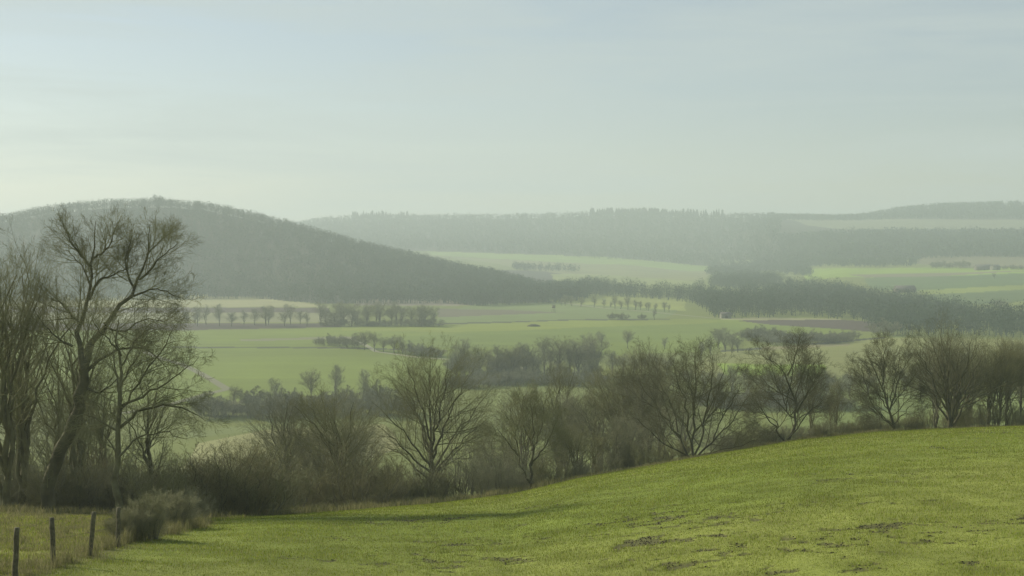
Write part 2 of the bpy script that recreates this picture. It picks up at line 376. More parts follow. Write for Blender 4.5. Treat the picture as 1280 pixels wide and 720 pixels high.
n = len(x); s = rng.uniform(.018, .05, (n, 1, 1)) * (np.hypot(x, y)[:, None, None] / 50) ** .5; P = OC[None] * s * rng.uniform(.5, 1.2, (n, 6, 1)); P[..., 2] *= .6
P[..., 0] += x[:, None]; P[..., 1] += y[:, None]; P[..., 2] += (height(x, y))[:, None]
col = np.repeat(np.array([.065, .058, .032]) * rng.uniform(.6, 1.5, (n, 1)), 6, 0)
tag(obj('soil_clods', mesh_np('soil_clods', P.reshape(-1, 3), [(np.arange(n)[:, None, None] * 6 + OF).reshape(-1, 3)], mat_tone('soil', 12, .3, .3), False, col)), 'dark trodden soil clods scattered in patches over the pasture', 'soil', kind='stuff')

# ------------------------------------------------------------------ tree growing
TW = .0125; KP = 50
def norm(v): return v / np.maximum(np.linalg.norm(v, axis=-1, keepdims=True), 1e-9)
def tubes(P, R, S):
    """P (N,K,3), R (N,K) -> verts, quad faces"""
    N, K, _ = P.shape; T = np.empty_like(P); T[:, 1:-1] = P[:, 2:] - P[:, :-2]; T[:, 0] = P[:, 1] - P[:, 0]; T[:, -1] = P[:, -1] - P[:, -2]; T = norm(T)
    ref = np.where(np.abs(T[:, :1, 2:3]) > .8, np.array([1., .2, 0]), np.array([.1, .2, 1.])); ref = np.broadcast_to(ref, T.shape)
    a = norm(np.cross(T, ref)); b = np.cross(T, a); th = np.arange(S) * 2 * np.pi / S
    V = P[:, :, None] + R[:, :, None, None] * (a[:, :, None] * np.cos(th)[:, None] + b[:, :, None] * np.sin(th)[:, None])
    ids = np.arange(N * K * S).reshape(N, K, S); nxt = np.roll(ids, -1, 2)
    f = np.stack([ids[:, :-1], nxt[:, :-1], nxt[:, 1:], ids[:, 1:]], -1).reshape(-1, 4)
    return V.reshape(-1, 3), f
def resample(P, R, K):
    P = np.asarray(P, float); R = np.asarray(R, float); d = np.concatenate([[0], np.cumsum(np.linalg.norm(np.diff(P, axis=0), axis=1))]); t = np.linspace(0, d[-1], K)
    # Catmull-like smoothing through cosine blend
    Q = np.stack([np.interp(t, d, P[:, i]) for i in range(3)], -1)
    for _ in range(2): Q[1:-1] = (Q[:-2] + 2 * Q[1:-1] + Q[2:]) / 4
    return Q, np.interp(t, d, R)
def spawn(rng, P, R, n, t0, ang, lr, K, rr, trop, wig, env=None, lmin=.15, lref=None, tip=.35):
    N, K0, _ = P.shape; t = t0 + (1 - t0) * (np.arange(n)[None] + rng.random((N, n))) / n; t = np.clip(t, 0, .985)
    q = t * (K0 - 1); j = np.floor(q).astype(int); u = (q - j)[..., None]; ii = np.arange(N)[:, None]
    base = P[ii, j] * (1 - u) + P[ii, j + 1] * u; tan = norm(P[ii, j + 1] - P[ii, j]); r0 = R[ii, j] * (1 - u[..., 0]) + R[ii, j + 1] * u[..., 0]
    Lp = np.linalg.norm(np.diff(P, axis=1), axis=-1).sum(1)[:, None] if lref is None else lref
    L = Lp * lr * (1.2 - .75 * t) * rng.uniform(.65, 1.25, (N, n)); L = np.maximum(L, lmin)
    rv = norm(rng.normal(size=(N, n, 3))); perp = norm(rv - (rv * tan).sum(-1, keepdims=True) * tan)
    an = np.radians(ang) * rng.uniform(.65, 1.35, (N, n, 1)); d = tan * np.cos(an) + perp * np.sin(an)
    if env is not None:
        c, e = env; tipp = base + d * L[..., None]; v = np.sqrt((((tipp - c) / e) ** 2).sum(-1)); L = L * np.where(v > 1, np.clip(1 - (v - 1) * 2.2, .15, 1), 1)
    base = base.reshape(-1, 3); d = d.reshape(-1, 3); L = L.reshape(-1); r0 = r0.reshape(-1)
    out = np.empty((len(base), K, 3)); out[:, 0] = base; st = L / (K - 1)
    for k in range(1, K):
        d = norm(d + np.array([0, 0, trop / (K - 1)]) + rng.normal(0, wig, d.shape)); out[:, k] = out[:, k - 1] + d * st[:, None]
    Lpar = np.repeat(np.linalg.norm(np.diff(P, axis=1), axis=-1).sum(1), n); kp = rng.random(len(base)) < Lpar / np.maximum(np.percentile(Lpar, KP), 1e-6) + .04
    out, r0, L = out[kp], r0[kp], L[kp]
    ra = r0 * rr; ra = np.minimum(ra, L * TW + .0015); Rn = ra[:, None] * np.linspace(1, tip, K)[None]
    return out, Rn
def make_tree(seed, limbs, levels, env=None, mt=None, mc=None, rmin=.004, name='tree'):
    """limbs: list of (points, radii). levels: dict list for spawn. returns trunk mesh, crown mesh"""
    rng = np.random.default_rng(seed); tv, tf = [], []; off = 0; lev0 = []
    for pts, rd in limbs:
        P, R = resample(pts, rd, 12); P[1:-1] += rng.normal(0, .012, (10, 3)) * np.linalg.norm(P[-1] - P[0]); lev0.append((P, R))
        v, f = tubes(P[None], np.maximum(R, rmin)[None], 9); tv.append(v); tf.append(f + off); off += len(v)
    tm = mesh_np(name + '_trunk', np.vstack(tv), [np.vstack(tf)], mt, True)
    P = np.stack([p for p, _ in lev0]); R = np.stack([r_ for _, r_ in lev0]); cv, cf = [], []; off = 0
    lm = float(np.median([np.linalg.norm(np.diff(p, axis=0), axis=1).sum() for p, _ in lev0]))
    for li, lv in enumerate(levels):
        lv = dict(lv); lv.update(lref=lm) if li == 0 else None; S = lv.pop('S'); sub = lv.pop('sub', None)
        P, R = spawn(rng, P, R, env=env, **lv); v, f = tubes(P, np.maximum(R, rmin), S); cv.append(v); cf.append(f + off); off += len(v)
    cm = mesh_np(name + '_crown', np.vstack(cv), [np.vstack(cf)], mc, True)
    return tm, cm
def px_limbs(limbs, base, dist, seed, spread=.35):
    """limb outlines read as metres around the foot of the tree, each with its own lean in depth"""
    rng = np.random.default_rng(seed); s = dist / F; out = []; first = True
    for pts, r0, r1 in limbs:
        pts = [(a, b_ if b_ > 320 else 320 - (320 - b_) * .58) for a, b_ in pts]; q = np.array([[(a - base[0]) * s, 0, (base[1] - b_) * s] for a, b_ in pts]); ln = np.linalg.norm(q - q[0], axis=1)
        sl = 0 if first else rng.uniform(-1, 1) * spread; y0 = 0 if first else np.clip(q[0, 2] - 2, 0, 4) * 0
        if not first:
            best = 1e9
            for Q, _ in out:
                for k in range(len(Q) - 1):
                    for t in np.linspace(0, 1, 9):
                        g_ = Q[k] * (1 - t) + Q[k + 1] * t; dd = math.hypot(g_[0] - q[0, 0], g_[2] - q[0, 2])
                        if dd < best: best = dd; hit = g_
            if best < .06 * dist * 1.2 / 10 * 3: q[0] = hit; y0 = hit[1]
        q[:, 1] = y0 + ln * sl; out.append((q, np.linspace(r0, r1, len(q)) * .68)); first = False
    return out
LV = lambda a, b_, c, d, tr=.25, w=.10, rm=1.0: [
    dict(n=a, t0=.18, ang=42, lr=.57, K=6, rr=.6, trop=tr, wig=w, S=5), dict(n=b_, t0=.2, ang=42, lr=.56, K=5, rr=.6, trop=tr, wig=w * 1.1, S=4, lmin=.3),
    dict(n=c, t0=.15, ang=40, lr=.6, K=4, rr=.6, trop=tr * .7, wig=w * 1.2, S=3, lmin=.3), dict(n=d, t0=.1, ang=38, lr=.6, K=3, rr=.7, trop=tr * .4, wig=w * 1.3, S=3, lmin=.25, tip=.3)]
def place(name, meshes, loc, rot=0, sc=1.0, label=None, cat='tree', group=None, parts=('trunk', 'crown')):
    e = bpy.data.objects.new(name, None); C.objects.link(e); e.location = loc; e.rotation_euler = (0, 0, rot)
    e.scale = (sc, sc, sc) if np.isscalar(sc) else sc; e.empty_display_size = .5
    tag(e, label, cat, group)
    for m, p in zip(meshes, parts): obj(p, m, e)
    return e

# --- bespoke trees on the left
D1 = 84.0
lean = [([(55, 646), (56, 610), (72, 560), (90, 530), (102, 505), (106, 480), (100, 466)], .60, .40),
 ([(101, 468), (90, 458), (84, 442), (88, 425), (94, 412), (99, 390), (100, 377), (97, 347), (100, 330), (101, 302), (99, 268)], .28, .025),
 ([(100, 468), (104, 440), (110, 425), (120, 412), (135, 395), (148, 380), (156, 366), (162, 345), (164, 315), (165, 274)], .31, .025),
 ([(99, 385), (108, 362), (122, 357), (138, 350), (154, 344)], .13, .02), ([(97, 345), (84, 325), (76, 310), (68, 272)], .12, .02), ([(99, 335), (112, 330), (128, 314), (133, 288)], .11, .02),
 ([(92, 415), (80, 400), (70, 387), (54, 381)], .13, .02), ([(152, 372), (144, 352), (142, 338), (146, 322), (150, 305)], .11, .02), ([(158, 362), (172, 352), (185, 335), (212, 315)], .11, .02),
 ([(148, 380), (165, 374), (185, 369), (216, 382)], .11, .02), ([(104, 470), (115, 455), (135, 445), (160, 439), (180, 453), (192, 478)], .16, .02), ([(106, 490), (118, 496), (130, 487), (150, 470)], .12, .02),
 ([(120, 412), (130, 425), (150, 420), (175, 405), (200, 410)], .12, .02), ([(86, 440), (70, 432), (52, 415), (40, 395)], .11, .02), ([(100, 366), (90, 352), (82, 340), (60, 325)], .1, .02), ([(163, 330), (176, 312), (190, 290)], .08, .02)]
lvl = LV(14, 7, 5, 2, .2, .06); lvl[0]['lr'] = .72; lvl[0]['t0'] = .12; lvl[1]['lr'] = .6; lvl[0]['ang'] = 38
tl = make_tree(1, px_limbs(lean, (55, 644), D1, 5, .55), lvl, (np.array([4.0, 0, 10.0]), np.array([7.2, 6.5, 7.8])), M_barkd, M_twig, .0045)
x, y, z = at_r(55, D1)
place('oak_tree', tl, (x, y, z - .1), 0, 1, 'big leafless tree with a thick leaning trunk forking into two tall stems', 'tree')
second = [([(147, 668), (144, 620), (147, 575), (147, 525), (150, 500), (151, 450), (148, 425)], .30, .04), ([(149, 532), (168, 522), (187, 511), (206, 503), (225, 491), (243, 470)], .13, .015),
 ([(147, 555), (175, 532), (212, 527), (238, 530), (256, 545)], .14, .015), ([(148, 560), (125, 545), (100, 537), (80, 545)], .10, .015), ([(150, 505), (160, 485), (172, 470), (185, 440)], .10, .015),
 ([(149, 515), (140, 490), (132, 470), (128, 445)], .10, .015), ([(150, 480), (165, 455), (180, 430), (205, 420)], .09, .015), ([(147, 590), (165, 570), (195, 560), (225, 572)], .10, .015), ([(148, 545), (160, 520), (190, 480), (215, 450), (222, 430)], .11, .015),
 ([(146, 600), (135, 575), (122, 560), (112, 530)], .08, .015), ([(150, 470), (140, 450), (125, 430), (118, 410)], .08, .015)]
t2 = make_tree(2, px_limbs(second, (147, 668), 79, 6, .6), LV(11, 8, 6, 2, -.08, .09), None, M_bark, M_twig, .0045)
x, y, z = at_r(147, 79); place('ash_tree', t2, (x, y, z - .1), 0, 1, 'lower leafless tree with wide drooping twigs beside the big leaning tree', 'tree')
up = lambda seed: None
def upright(seed, base, h, nst, dist, lean_=.12, spreadx=.35):
    rg = np.random.default_rng(seed); L_ = []
    for i in range(nst):
        a = rg.uniform(0, 6.283); k = rg.uniform(.3, 1) * spreadx * h * (.35 if i == 0 else 1); z0 = 0 if i < 2 else rg.uniform(.08, .3) * h; hh = h * rg.uniform(.8, 1)
        p0 = np.array([0, 0, 0.]) + (np.array([math.cos(a), math.sin(a), 0]) * .25 * (i > 0)); p0[2] = z0 if i > 1 else 0
        if i > 1:
            Q0 = L_[0][0]; p0 = np.array([np.interp(z0, Q0[:, 2], Q0[:, c_]) for c_ in range(3)])
        e = np.array([math.cos(a) * k, math.sin(a) * k, hh]); mid = p0 * .55 + e * .45 + np.array([-math.cos(a) * .06 * h, -math.sin(a) * .06 * h, .05 * h])
        q = np.array([p0, (p0 + mid) / 2 + rg.normal(0, .02 * h, 3) * (1, 1, 0), mid + rg.normal(0, .02 * h, 3), (mid + e) / 2 + rg.normal(0, .02 * h, 3), e])
        r0 = (.015 if i == 0 else .010) * h * (1 if i < 2 else .8); L_.append((q, np.linspace(r0, .02, 5)))
    return L_
tu = [make_tree(20 + i, upright(20 + i, None, 16, 6, 0, .1, .22), LV(9, 6, 5, 2, .5, .09), (np.array([0, 0, 9.]), np.array([3.8, 3.8, 8.5])), M_bark, M_twig, .0045) for i in range(2)]
k = 0
for (p_, r_, h_, lab) in [(4, 86, 1.02, 'tall leafless tree with steep upright branches nearest the left margin'), (32, 90, .98, 'tall leafless tree with steep upright branches just left of the leaning trunk'), (-22, 84, 1.0, 'tall leafless tree cut by the left frame edge'),
                          (18, 98, 1.0, 'tall leafless tree half hidden behind the upright trees at left'), (122, 100, .72, 'slim leafless tree between the leaning tree and the drooping tree'), (72, 104, .8, 'slim leafless tree standing behind the lower leaning trunk'),
                          (98, 92, .93, 'upright leafless tree directly behind the fork of the leaning tree'), (182, 98, .66, 'short upright leafless tree behind the drooping tree')]:
    x, y, z = at_r(p_, r_); place('ash_tree', tu[k % 2], (x, y, z - .1), k * 1.7 + .4, h_, lab, 'tree', 'tall bare trees at the meadow corner'); k += 1

# --- bespoke trees behind the crest
def bespoke(name, seed, limbs, base, dist, lv, label, env=None, sp=.5, mt=M_barkd, mc=M_twigd, group=None, dz=.1):
    t = make_tree(seed, px_limbs(limbs, base, dist, seed, sp), lv, env, mt, mc, .0045); x, y, z = at_r(base[0], dist)
    return t, place(name, t, (x, y, z - dz), 0, 1, label, 'tree', group)
def rfan(seed, base, tops, r0, d, midk=.5, lift=12):
    rg = np.random.default_rng(seed); out = [];
    for (bx, by, tx, ty) in tops:
        mx = bx + (tx - bx) * midk * .8; my = by + (ty - by) * midk - 0; q1 = (bx + (mx - bx) * .5 + rg.uniform(-2, 2), by + (my - by) * .55)
        out.append(([(bx, by), q1, (mx + rg.uniform(-3, 3), my + rg.uniform(-3, 3)), ((mx + tx) / 2 + rg.uniform(-4, 4), (my + ty) / 2 - lift * .3), (tx, ty)], r0, .018))
    return out
fan870 = [([(868, 578), (866, 556), (870, 525), (872, 480), (868, 455), (871, 434)], .22, .02), ([(862, 578), (855, 560), (850, 542), (827, 515), (812, 492), (800, 474)], .18, .02),
 ([(866, 556), (858, 535), (857, 505), (848, 485), (840, 462), (836, 448)], .15, .02), ([(860, 574), (834, 557), (805, 532), (788, 518)], .12, .02), ([(874, 578), (877, 555), (881, 520), (892, 500), (902, 470), (906, 452)], .17, .02),
 ([(878, 578), (893, 552), (910, 535), (927, 515), (941, 495)], .16, .02), ([(880, 576), (905, 560), (930, 552), (942, 545)], .09, .02), ([(870, 520), (864, 495), (858, 470), (855, 446)], .1, .02), ([(880, 525), (886, 490), (888, 460), (886, 440)], .11, .02),
 ([(850, 542), (845, 515), (835, 495), (826, 468), (822, 452)], .12, .02), ([(893, 552), (900, 528), (915, 500), (925, 478)], .11, .02), ([(827, 515), (808, 505), (795, 500)], .07, .02)]
T870, _ = bespoke('maple_tree', 31, fan870, (868, 574), 134, LV(12, 8, 7, 3, .22, .08), 'broad leafless tree with many stems fanning from its foot, darkest on the crest')
cr985 = [([(982, 556), (990, 542), (997, 515), (996, 500), (986, 481), (985, 467), (978, 458), (968, 452)], .24, .03), ([(982, 556), (974, 545), (973, 532), (958, 520), (945, 502), (936, 488)], .17, .02), ([(986, 468), (992, 457), (996, 440), (1000, 430)], .13, .02),
 ([(997, 515), (1008, 492), (1015, 480), (1028, 458)], .14, .02), ([(984, 554), (995, 535), (1008, 515), (1025, 500), (1040, 492)], .12, .02), ([(972, 530), (962, 538), (946, 540)], .07, .02), ([(968, 452), (958, 448), (952, 440)], .07, .015), ([(996, 502), (980, 492), (965, 485), (955, 470)], .1, .02), ([(1015, 480), (1010, 462), (1014, 445)], .08, .02)]
cr985 += rfan(15, None, [(984, 520, 938, 470), (986, 515, 958, 446), (990, 510, 982, 432), (992, 512, 1012, 440), (990, 520, 1034, 472), (988, 530, 1045, 505), (980, 530, 935, 512)], .09, 142)
T985, _ = bespoke('thorn_tree', 32, cr985, (982, 553), 142, LV(12, 8, 7, 3, .2, .10), 'crooked leafless tree with a kinked double trunk on the crest')
t1110 = [([(1120, 536), (1112, 510), (1108, 495), (1102, 480), (1092, 455), (1084, 438)], .2, .02), ([(1113, 512), (1118, 495), (1122, 480), (1130, 458), (1140, 442)], .13, .02), ([(1094, 540), (1092, 505), (1086, 480), (1080, 460)], .1, .02), ([(1108, 497), (1098, 490), (1080, 492), (1068, 485)], .09, .015),
 ([(1122, 530), (1135, 508), (1146, 495)], .08, .015), ([(1104, 485), (1108, 465), (1106, 445), (1110, 430)], .11, .02), ([(1120, 530), (1105, 518), (1088, 510)], .07, .015)]
t1110 += rfan(16, None, [(1112, 510, 1072, 462), (1112, 508, 1098, 432), (1114, 508, 1120, 432), (1115, 512, 1148, 462), (1116, 520, 1152, 488), (1110, 520, 1066, 500)], .08, 148)
T1110, _ = bespoke('ash_tree', 33, t1110, (1115, 538), 148, LV(12, 8, 7, 3, .22, .08), 'open crowned leafless tree with slanting trunk before the thicket at the crest end')
t540 = rfan(7, None, [(540, 600, 470, 505), (538, 590, 490, 480), (540, 575, 512, 466), (538, 570, 535, 457), (542, 575, 560, 463), (541, 590, 590, 478), (544, 600, 612, 505), (546, 605, 618, 535), (536, 605, 465, 540), (540, 612, 600, 560), (538, 615, 480, 575), (540, 570, 548, 470), (539, 580, 500, 500), (543, 585, 578, 500)], .17, 128, .5)
t540 = [([(540, 655), (540, 620), (539, 590), (538, 565)], .42, .22)] + t540
T540, _ = bespoke('willow_tree', 34, t540, (540, 652), 130, LV(11, 8, 6, 3, .15, .08), 'wide dome shaped leafless tree rising from the scrub, widest of the crest trees', mt=M_barkd, mc=M_twig, sp=.6)
t665 = [([(665, 612), (664, 580), (665, 555), (668, 530), (663, 495)], .2, .02), ([(662, 606), (650, 585), (647, 560), (645, 530), (638, 505)], .13, .02), ([(667, 580), (680, 558), (692, 535), (698, 515)], .12, .02), ([(665, 556), (655, 535), (652, 510), (655, 495)], .1, .02), ([(666, 560), (676, 540), (680, 515), (678, 498)], .1, .02), ([(647, 565), (632, 545), (622, 530)], .08, .02)]
T665, _ = bespoke('ash_tree', 35, t665, (665, 612), 116, LV(12, 8, 7, 3, .22, .08), 'slender leafless tree with two dark stems where the crest starts to rise', mt=M_barkd, mc=M_twig)
big_r = rfan(9, None, [(1190, 535, 1138, 440), (1190, 535, 1160, 428), (1190, 530, 1192, 420), (1192, 535, 1212, 428), (1192, 535, 1145, 470), (1188, 525, 1176, 450), (1195, 530, 1228, 450), (1195, 535, 1238, 480)], .2, 150)
TBR, _ = bespoke('maple_tree', 36, [([(1191, 545), (1190, 520), (1186, 490), (1188, 455), (1192, 424)], .26, .02)] + big_r, (1191, 540), 152, LV(9, 6, 5, 2, .3, .10), 'biggest leafless tree of the dense crest end group, with arching arms')

# --- generic prototypes
def proto(seed, h, w, kind, mt, mc, lv, rmin=.01):
    if kind == 'fan': L_ = upright(seed, None, h, 8, 0, .1, w / h * .8)
    elif kind == 'mid': L_ = upright(seed, None, h, 5, 0, .1, w / h * .6)
    return make_tree(seed, L_, lv, (np.array([0, 0, h * .55]), np.array([w, w, h * .5])), mt, mc, rmin)
A = [proto(41, 12, 6.5, 'fan', M_bark, M_twig, LV(10, 7, 5, 2, .3, .09), .006), proto(42, 12, 5.2, 'mid', M_bark2, M_twig2, LV(11, 7, 5, 2, .35, .09), .006), proto(43, 12, 7.0, 'fan', M_bark2, M_twig2, LV(10, 7, 5, 2, .15, .10), .006), proto(44, 12, 3.4, 'mid', M_bark, M_twig, LV(11, 7, 5, 2, .5, .09), .006)]
def shrub_proto(seed, h, w, n, mc, rmin=.005, lv=None, up_=.5):
    rg = np.random.default_rng(seed); L_ = []
    for i in range(n):
        a = rg.uniform(0, 6.283); k = w * math.sqrt(rg.random()); b0 = np.array([math.cos(a), math.sin(a), 0]) * k * .6; e = np.array([math.cos(a) * k, math.sin(a) * k, h * (1 - .45 * (k / w) ** 2) * rg.uniform(.75, 1.05)])
        m = (b0 + e) / 2 + np.array([0, 0, h * .12]) + rg.normal(0, .05 * h, 3); L_.append((np.array([b0, (b0 + m) / 2, m, e]), [.035, .026, .016, .008]))
    lv = lv or [dict(n=11, t0=.03, ang=38, lr=.42, K=5, rr=.6, trop=up_, wig=.12, S=4), dict(n=7, t0=.1, ang=36, lr=.5, K=4, rr=.65, trop=up_ * .6, wig=.12, S=3, lmin=.2), dict(n=4, t0=.1, ang=38, lr=.55, K=3, rr=.7, trop=.1, wig=.15, S=3, lmin=.15)]
    return make_tree(seed, L_, lv, None, M_bark2, mc, rmin, 'shrub')
S_ = [shrub_proto(51, 5, 2.8, 18, M_twig), shrub_proto(52, 5, 3.2, 18, M_twig2), shrub_proto(53, 2.4, 1.6, 34, M_dry, .004, None, .2), shrub_proto(54, 4, 2.2, 16, M_twig, .005, None, .9), shrub_proto(55, 5, 2.8, 18, M_ochre, .005, None, .7)]
# far trees, lighter meshes
def LVf(a, b_, c): return [dict(n=a, t0=.2, ang=46, lr=.42, K=4, rr=.6, trop=.3, wig=.12, S=4), dict(n=b_, t0=.15, ang=42, lr=.5, K=3, rr=.7, trop=.2, wig=.14, S=3, lmin=.4), dict(n=c, t0=.1, ang=42, lr=.6, K=3, rr=.8, trop=.1, wig=.15, S=3, lmin=.4)]
B = [proto(61, 12, 5.2, 'mid', M_bark2, M_twig2, LVf(12, 8, 6), .011), proto(62, 12, 4.2, 'mid', M_bark2, M_twig2, LVf(13, 8, 6), .011), proto(63, 12, 5.6, 'fan', M_bark2, M_twig, LVf(11, 8, 6), .011), proto(64, 12, 3.0, 'mid', M_bark2, M_twig2, LVf(12, 8, 6), .011)]
BS = shrub_proto(65, 5, 3.6, 20, M_twig2, .014, [dict(n=9, t0=.1, ang=40, lr=.4, K=4, rr=.7, trop=.4, wig=.12, S=3), dict(n=6, t0=.1, ang=40, lr=.5, K=3, rr=.8, trop=.3, wig=.14, S=3, lmin=.3), dict(n=4, t0=.1, ang=40, lr=.6, K=3, rr=.8, trop=.1, wig=.14, S=3, lmin=.3)])

rng = np.random.default_rng(77)
def cluster(p0, p1, r0, r1, n, protos, h0, h1, hp, label, cat, group, name, edge=False, parts=('trunk', 'crown'), wide=1.0):
    for i in range(n):
        p_ = p0 + (p1 - p0) * (i + rng.uniform(.1, .9)) / n; dr = rng.uniform(r0, r1); r_ = (float(np.interp(p_, CRX, CRR)) + dr) if edge else dr
        x, y, z = at_r(p_, r_); s = rng.uniform(h0, h1) / hp; pr = protos[rng.integers(len(protos))]
        place(name, pr, (x, y, z - .1), rng.uniform(0, 6.28), (s * wide, s * wide, s), label, cat, group, parts)
SP = ('stem', 'twigs')
# left thicket under the big trees
cluster(-30, 150, 6, 12, 9, [S_[0], S_[1]], 2.6, 4.6, 5, 'brown leafless shrub in the dark undergrowth beneath the big leaning tree', 'shrub', 'undergrowth below the big trees', 'shrub', True, SP, 1.2)
cluster(-30, 240, 13, 22, 11, [S_[0], S_[4], S_[3]], 4.0, 6.0, 5, 'leafless shrub filling the gaps behind the big meadow trees', 'shrub', 'shrubs behind the big trees', 'shrub', True, SP, 1.2)
cluster(-20, 130, 26, 45, 3, [A[1], A[3]], 10, 14, 12, 'leafless tree seen through the branches of the big meadow trees', 'tree', 'trees behind the big trees', 'tree', True)
for (p_, r_, h_, w_, pr, lab) in [(176, 54, 1.7, .95, S_[2], 'pale twiggy shrub at the end of the fence'), (158, 53, 1.3, 1.0, S_[2], 'small pale shrub around the last fence post'), (205, 62, 1.7, 1.2, S_[2], 'grey twiggy shrub on the field edge next to the pale shrub'), (234, 68, 1.8, 1.3, S_[1], 'low rounded brown shrub, nearest the open field'), (192, 75, 3.4, 1.1, S_[0], 'brown shrub behind the pale shrub by the fence')]:
    x, y, z = at_r(p_, r_); s = h_ / (2.4 if pr is S_[2] else 5); place('shrub', pr, (x, y, z - .05), p_ * .1, (s * w_, s * w_, s), lab, 'shrub', None, SP)
cluster(250, 330, 4, 14, 6, [S_[0], S_[4]], 3.0, 5.0, 5, 'brown leafless shrub between the drooping tree and the scrub mass', 'shrub', 'shrubs at the dip of the field', 'shrub', True, SP, 1.6)
x, y, z = at_r(300, 97); place('thorn_tree', A[0], (x, y, z - .1), 1, .47, 'small round headed leafless tree in the gap before the pale field', 'tree')
# scrub mass from 330 to 620
cluster(332, 470, 8, 20, 6, [S_[4], S_[0], S_[4]], 3.5, 6, 5, 'brown leafless shrub along the field edge left of the dome shaped tree', 'shrub', 'scrub at the field edge', 'shrub', True, SP, 1.3)
cluster(345, 455, 16, 40, 5, A[:3], 7.5, 10.5, 12, 'grey leafless tree in the thick clump left of the dome shaped tree', 'tree', 'clump left of the dome tree', 'tree', True)
cluster(440, 640, 10, 24, 8, [S_[1], S_[3]], 3, 5.5, 5, 'grey leafless shrub around the foot of the dome shaped tree', 'shrub', 'scrub below the dome tree', 'shrub', True, SP, 1.3)
cluster(600, 655, 30, 60, 4, A, 8, 12, 12, 'grey leafless tree between the dome shaped tree and the slender two stemmed tree', 'tree', 'trees right of the dome tree', 'tree', True)
# between the slender tree and the broad tree
cluster(690, 820, 8, 28, 6, [A[0], A[1], A[2]], 4.5, 7.5, 12, 'thin leafless tree between the slender two stemmed tree and the broad fanning tree', 'tree', 'thin trees on the middle crest', 'tree', True)
cluster(620, 850, 4, 22, 20, [S_[3], S_[0], S_[1]], 1.6, 4.2, 5, 'low leafless shrub on the middle crest left of the broad fanning tree', 'shrub', 'low shrubs on the middle crest', 'shrub', True, SP, 1.2)
cluster(700, 860, 30, 80, 8, [A[1], A[2], A[0]], 10, 14, 12, 'hazy leafless tree down the slope behind the middle crest', 'tree', 'trees down the middle slope', 'tree', True)
x, y, z = at_r(700, 175); place('ash_tree', A[3], (x, y, z - .1), 2, 1.35, 'tall narrow leafless tree behind the slender two stemmed tree', 'tree')
cluster(895, 1075, 3, 14, 15, [S_[3], S_[1]], 1.2, 3.2, 5, 'low scraggy shrub on the crest around the crooked tree', 'shrub', 'low shrubs around the crooked tree', 'shrub', True, SP, 1.6)
cluster(1010, 1060, 8, 20, 3, [A[0], A[3]], 4.5, 6.5, 12, 'small leafless tree just right of the crooked tree', 'tree', 'small trees right of the crooked tree', 'tree', True)
cluster(1060, 1160, 3, 12, 9, [S_[3], S_[1]], 1.0, 2.8, 5, 'low scraggy shrub at the foot of the open crowned tree with slanting trunk', 'shrub', 'low shrubs below the slanting tree', 'shrub', True, SP, 1.6)
cluster(1150, 1300, 3, 14, 9, [S_[0], S_[3]], 2.0, 4.2, 5, 'brown leafless shrub in the dense group at the end of the crest', 'shrub', 'shrubs at the crest end', 'shrub', True, SP, 1.2)
cluster(1160, 1320, 8, 26, 10, A[:3], 7, 10.5, 12, 'smaller leafless tree in the dense group at the end of the crest', 'tree', 'trees at the crest end', 'tree', True)
# valley floor, individual trees: foot pixel column and row, height in picture units
def vtree(p_, row, hpx, pr, label, group=None, name='tree', wide=1.0, hp=12, parts=('trunk', 'crown'), cat='tree'):
    x, y = ground_at(p_, row); z = float(height(x, y)); r_ = math.hypot(x, y); h_ = hpx * r_ / F; s = h_ / hp; wide = wide * (.78 + .6 * ((p_ * 7.31 + row * 3.7) % 1.0))
    return place(name, pr, (x, y, z - .1), (p_ * .37) % 6.28, (s * wide, s * wide, s), label, cat, group, parts)
vtree(752, 435, 21, B[0], 'lone round headed tree on the green field, closer to the tree cluster of the pair')
vtree(785, 436, 24, B[2], 'lone round headed tree on the green field, right one of the pair')
vtree(831, 437, 15, B[0], 'smallest lone tree on the green field, right of the pair')
vtree(388, 503, 42, B[2], 'round crowned leafless tree in the lower tree line, widest crown of that line')
vtree(419, 498, 42, B[0], 'round crowned leafless tree next to the widest crown of the lower tree line')
vtree(345, 505, 32, B[0], 'small tree near the track end in the lower tree line')
vtree(293, 512, 30, B[2], 'small tree beside the track junction at the start of the lower tree line')
vtree(455, 500, 38, B[1], 'narrow tree in the lower tree line right of the two round crowns')
for i, (p_, row, hp_) in enumerate([(318, 512, 26), (368, 510, 22), (405, 512, 20), (435, 508, 24), (470, 508, 30), (280, 520, 22), (252, 520, 26), (265, 522, 30)]):
    vtree(p_, row, hp_, BS, 'low grey bush in the lower tree line beyond the pale field', 'bushes in the lower tree line', 'shrub', 1.4, 5, SP, 'shrub')
for i, p_ in enumerate(range(300, 520, 17)):
    vtree(p_, 521 + (i % 3) * 2 - (p_ - 300) * .02, 16 + 5 * (i % 4), BS, 'dark bush of the hedge on the far rim of the pale field', 'hedge on the rim of the pale field', 'shrub', 1.5, 5, SP, 'shrub')
for p_, row, hp_ in [(399, 432, 10), (412, 432, 14), (424, 433, 13), (440, 435, 17), (455, 438, 25), (468, 440, 26), (480, 440, 18), (492, 442, 24), (503, 443, 18), (515, 444, 16), (527, 445, 14), (538, 446, 13), (549, 447, 10)]:
    vtree(p_, row, hp_, BS if hp_ < 18 else B[2], 'rounded bush of the hedge crossing the middle of the green field', 'hedge across the green field', 'shrub' if hp_ < 18 else 'tree', 1.5 if hp_ < 18 else 1.25, 5 if hp_ < 18 else 12, SP if hp_ < 18 else ('trunk', 'crown'), 'bush')
rg = np.random.default_rng(8)
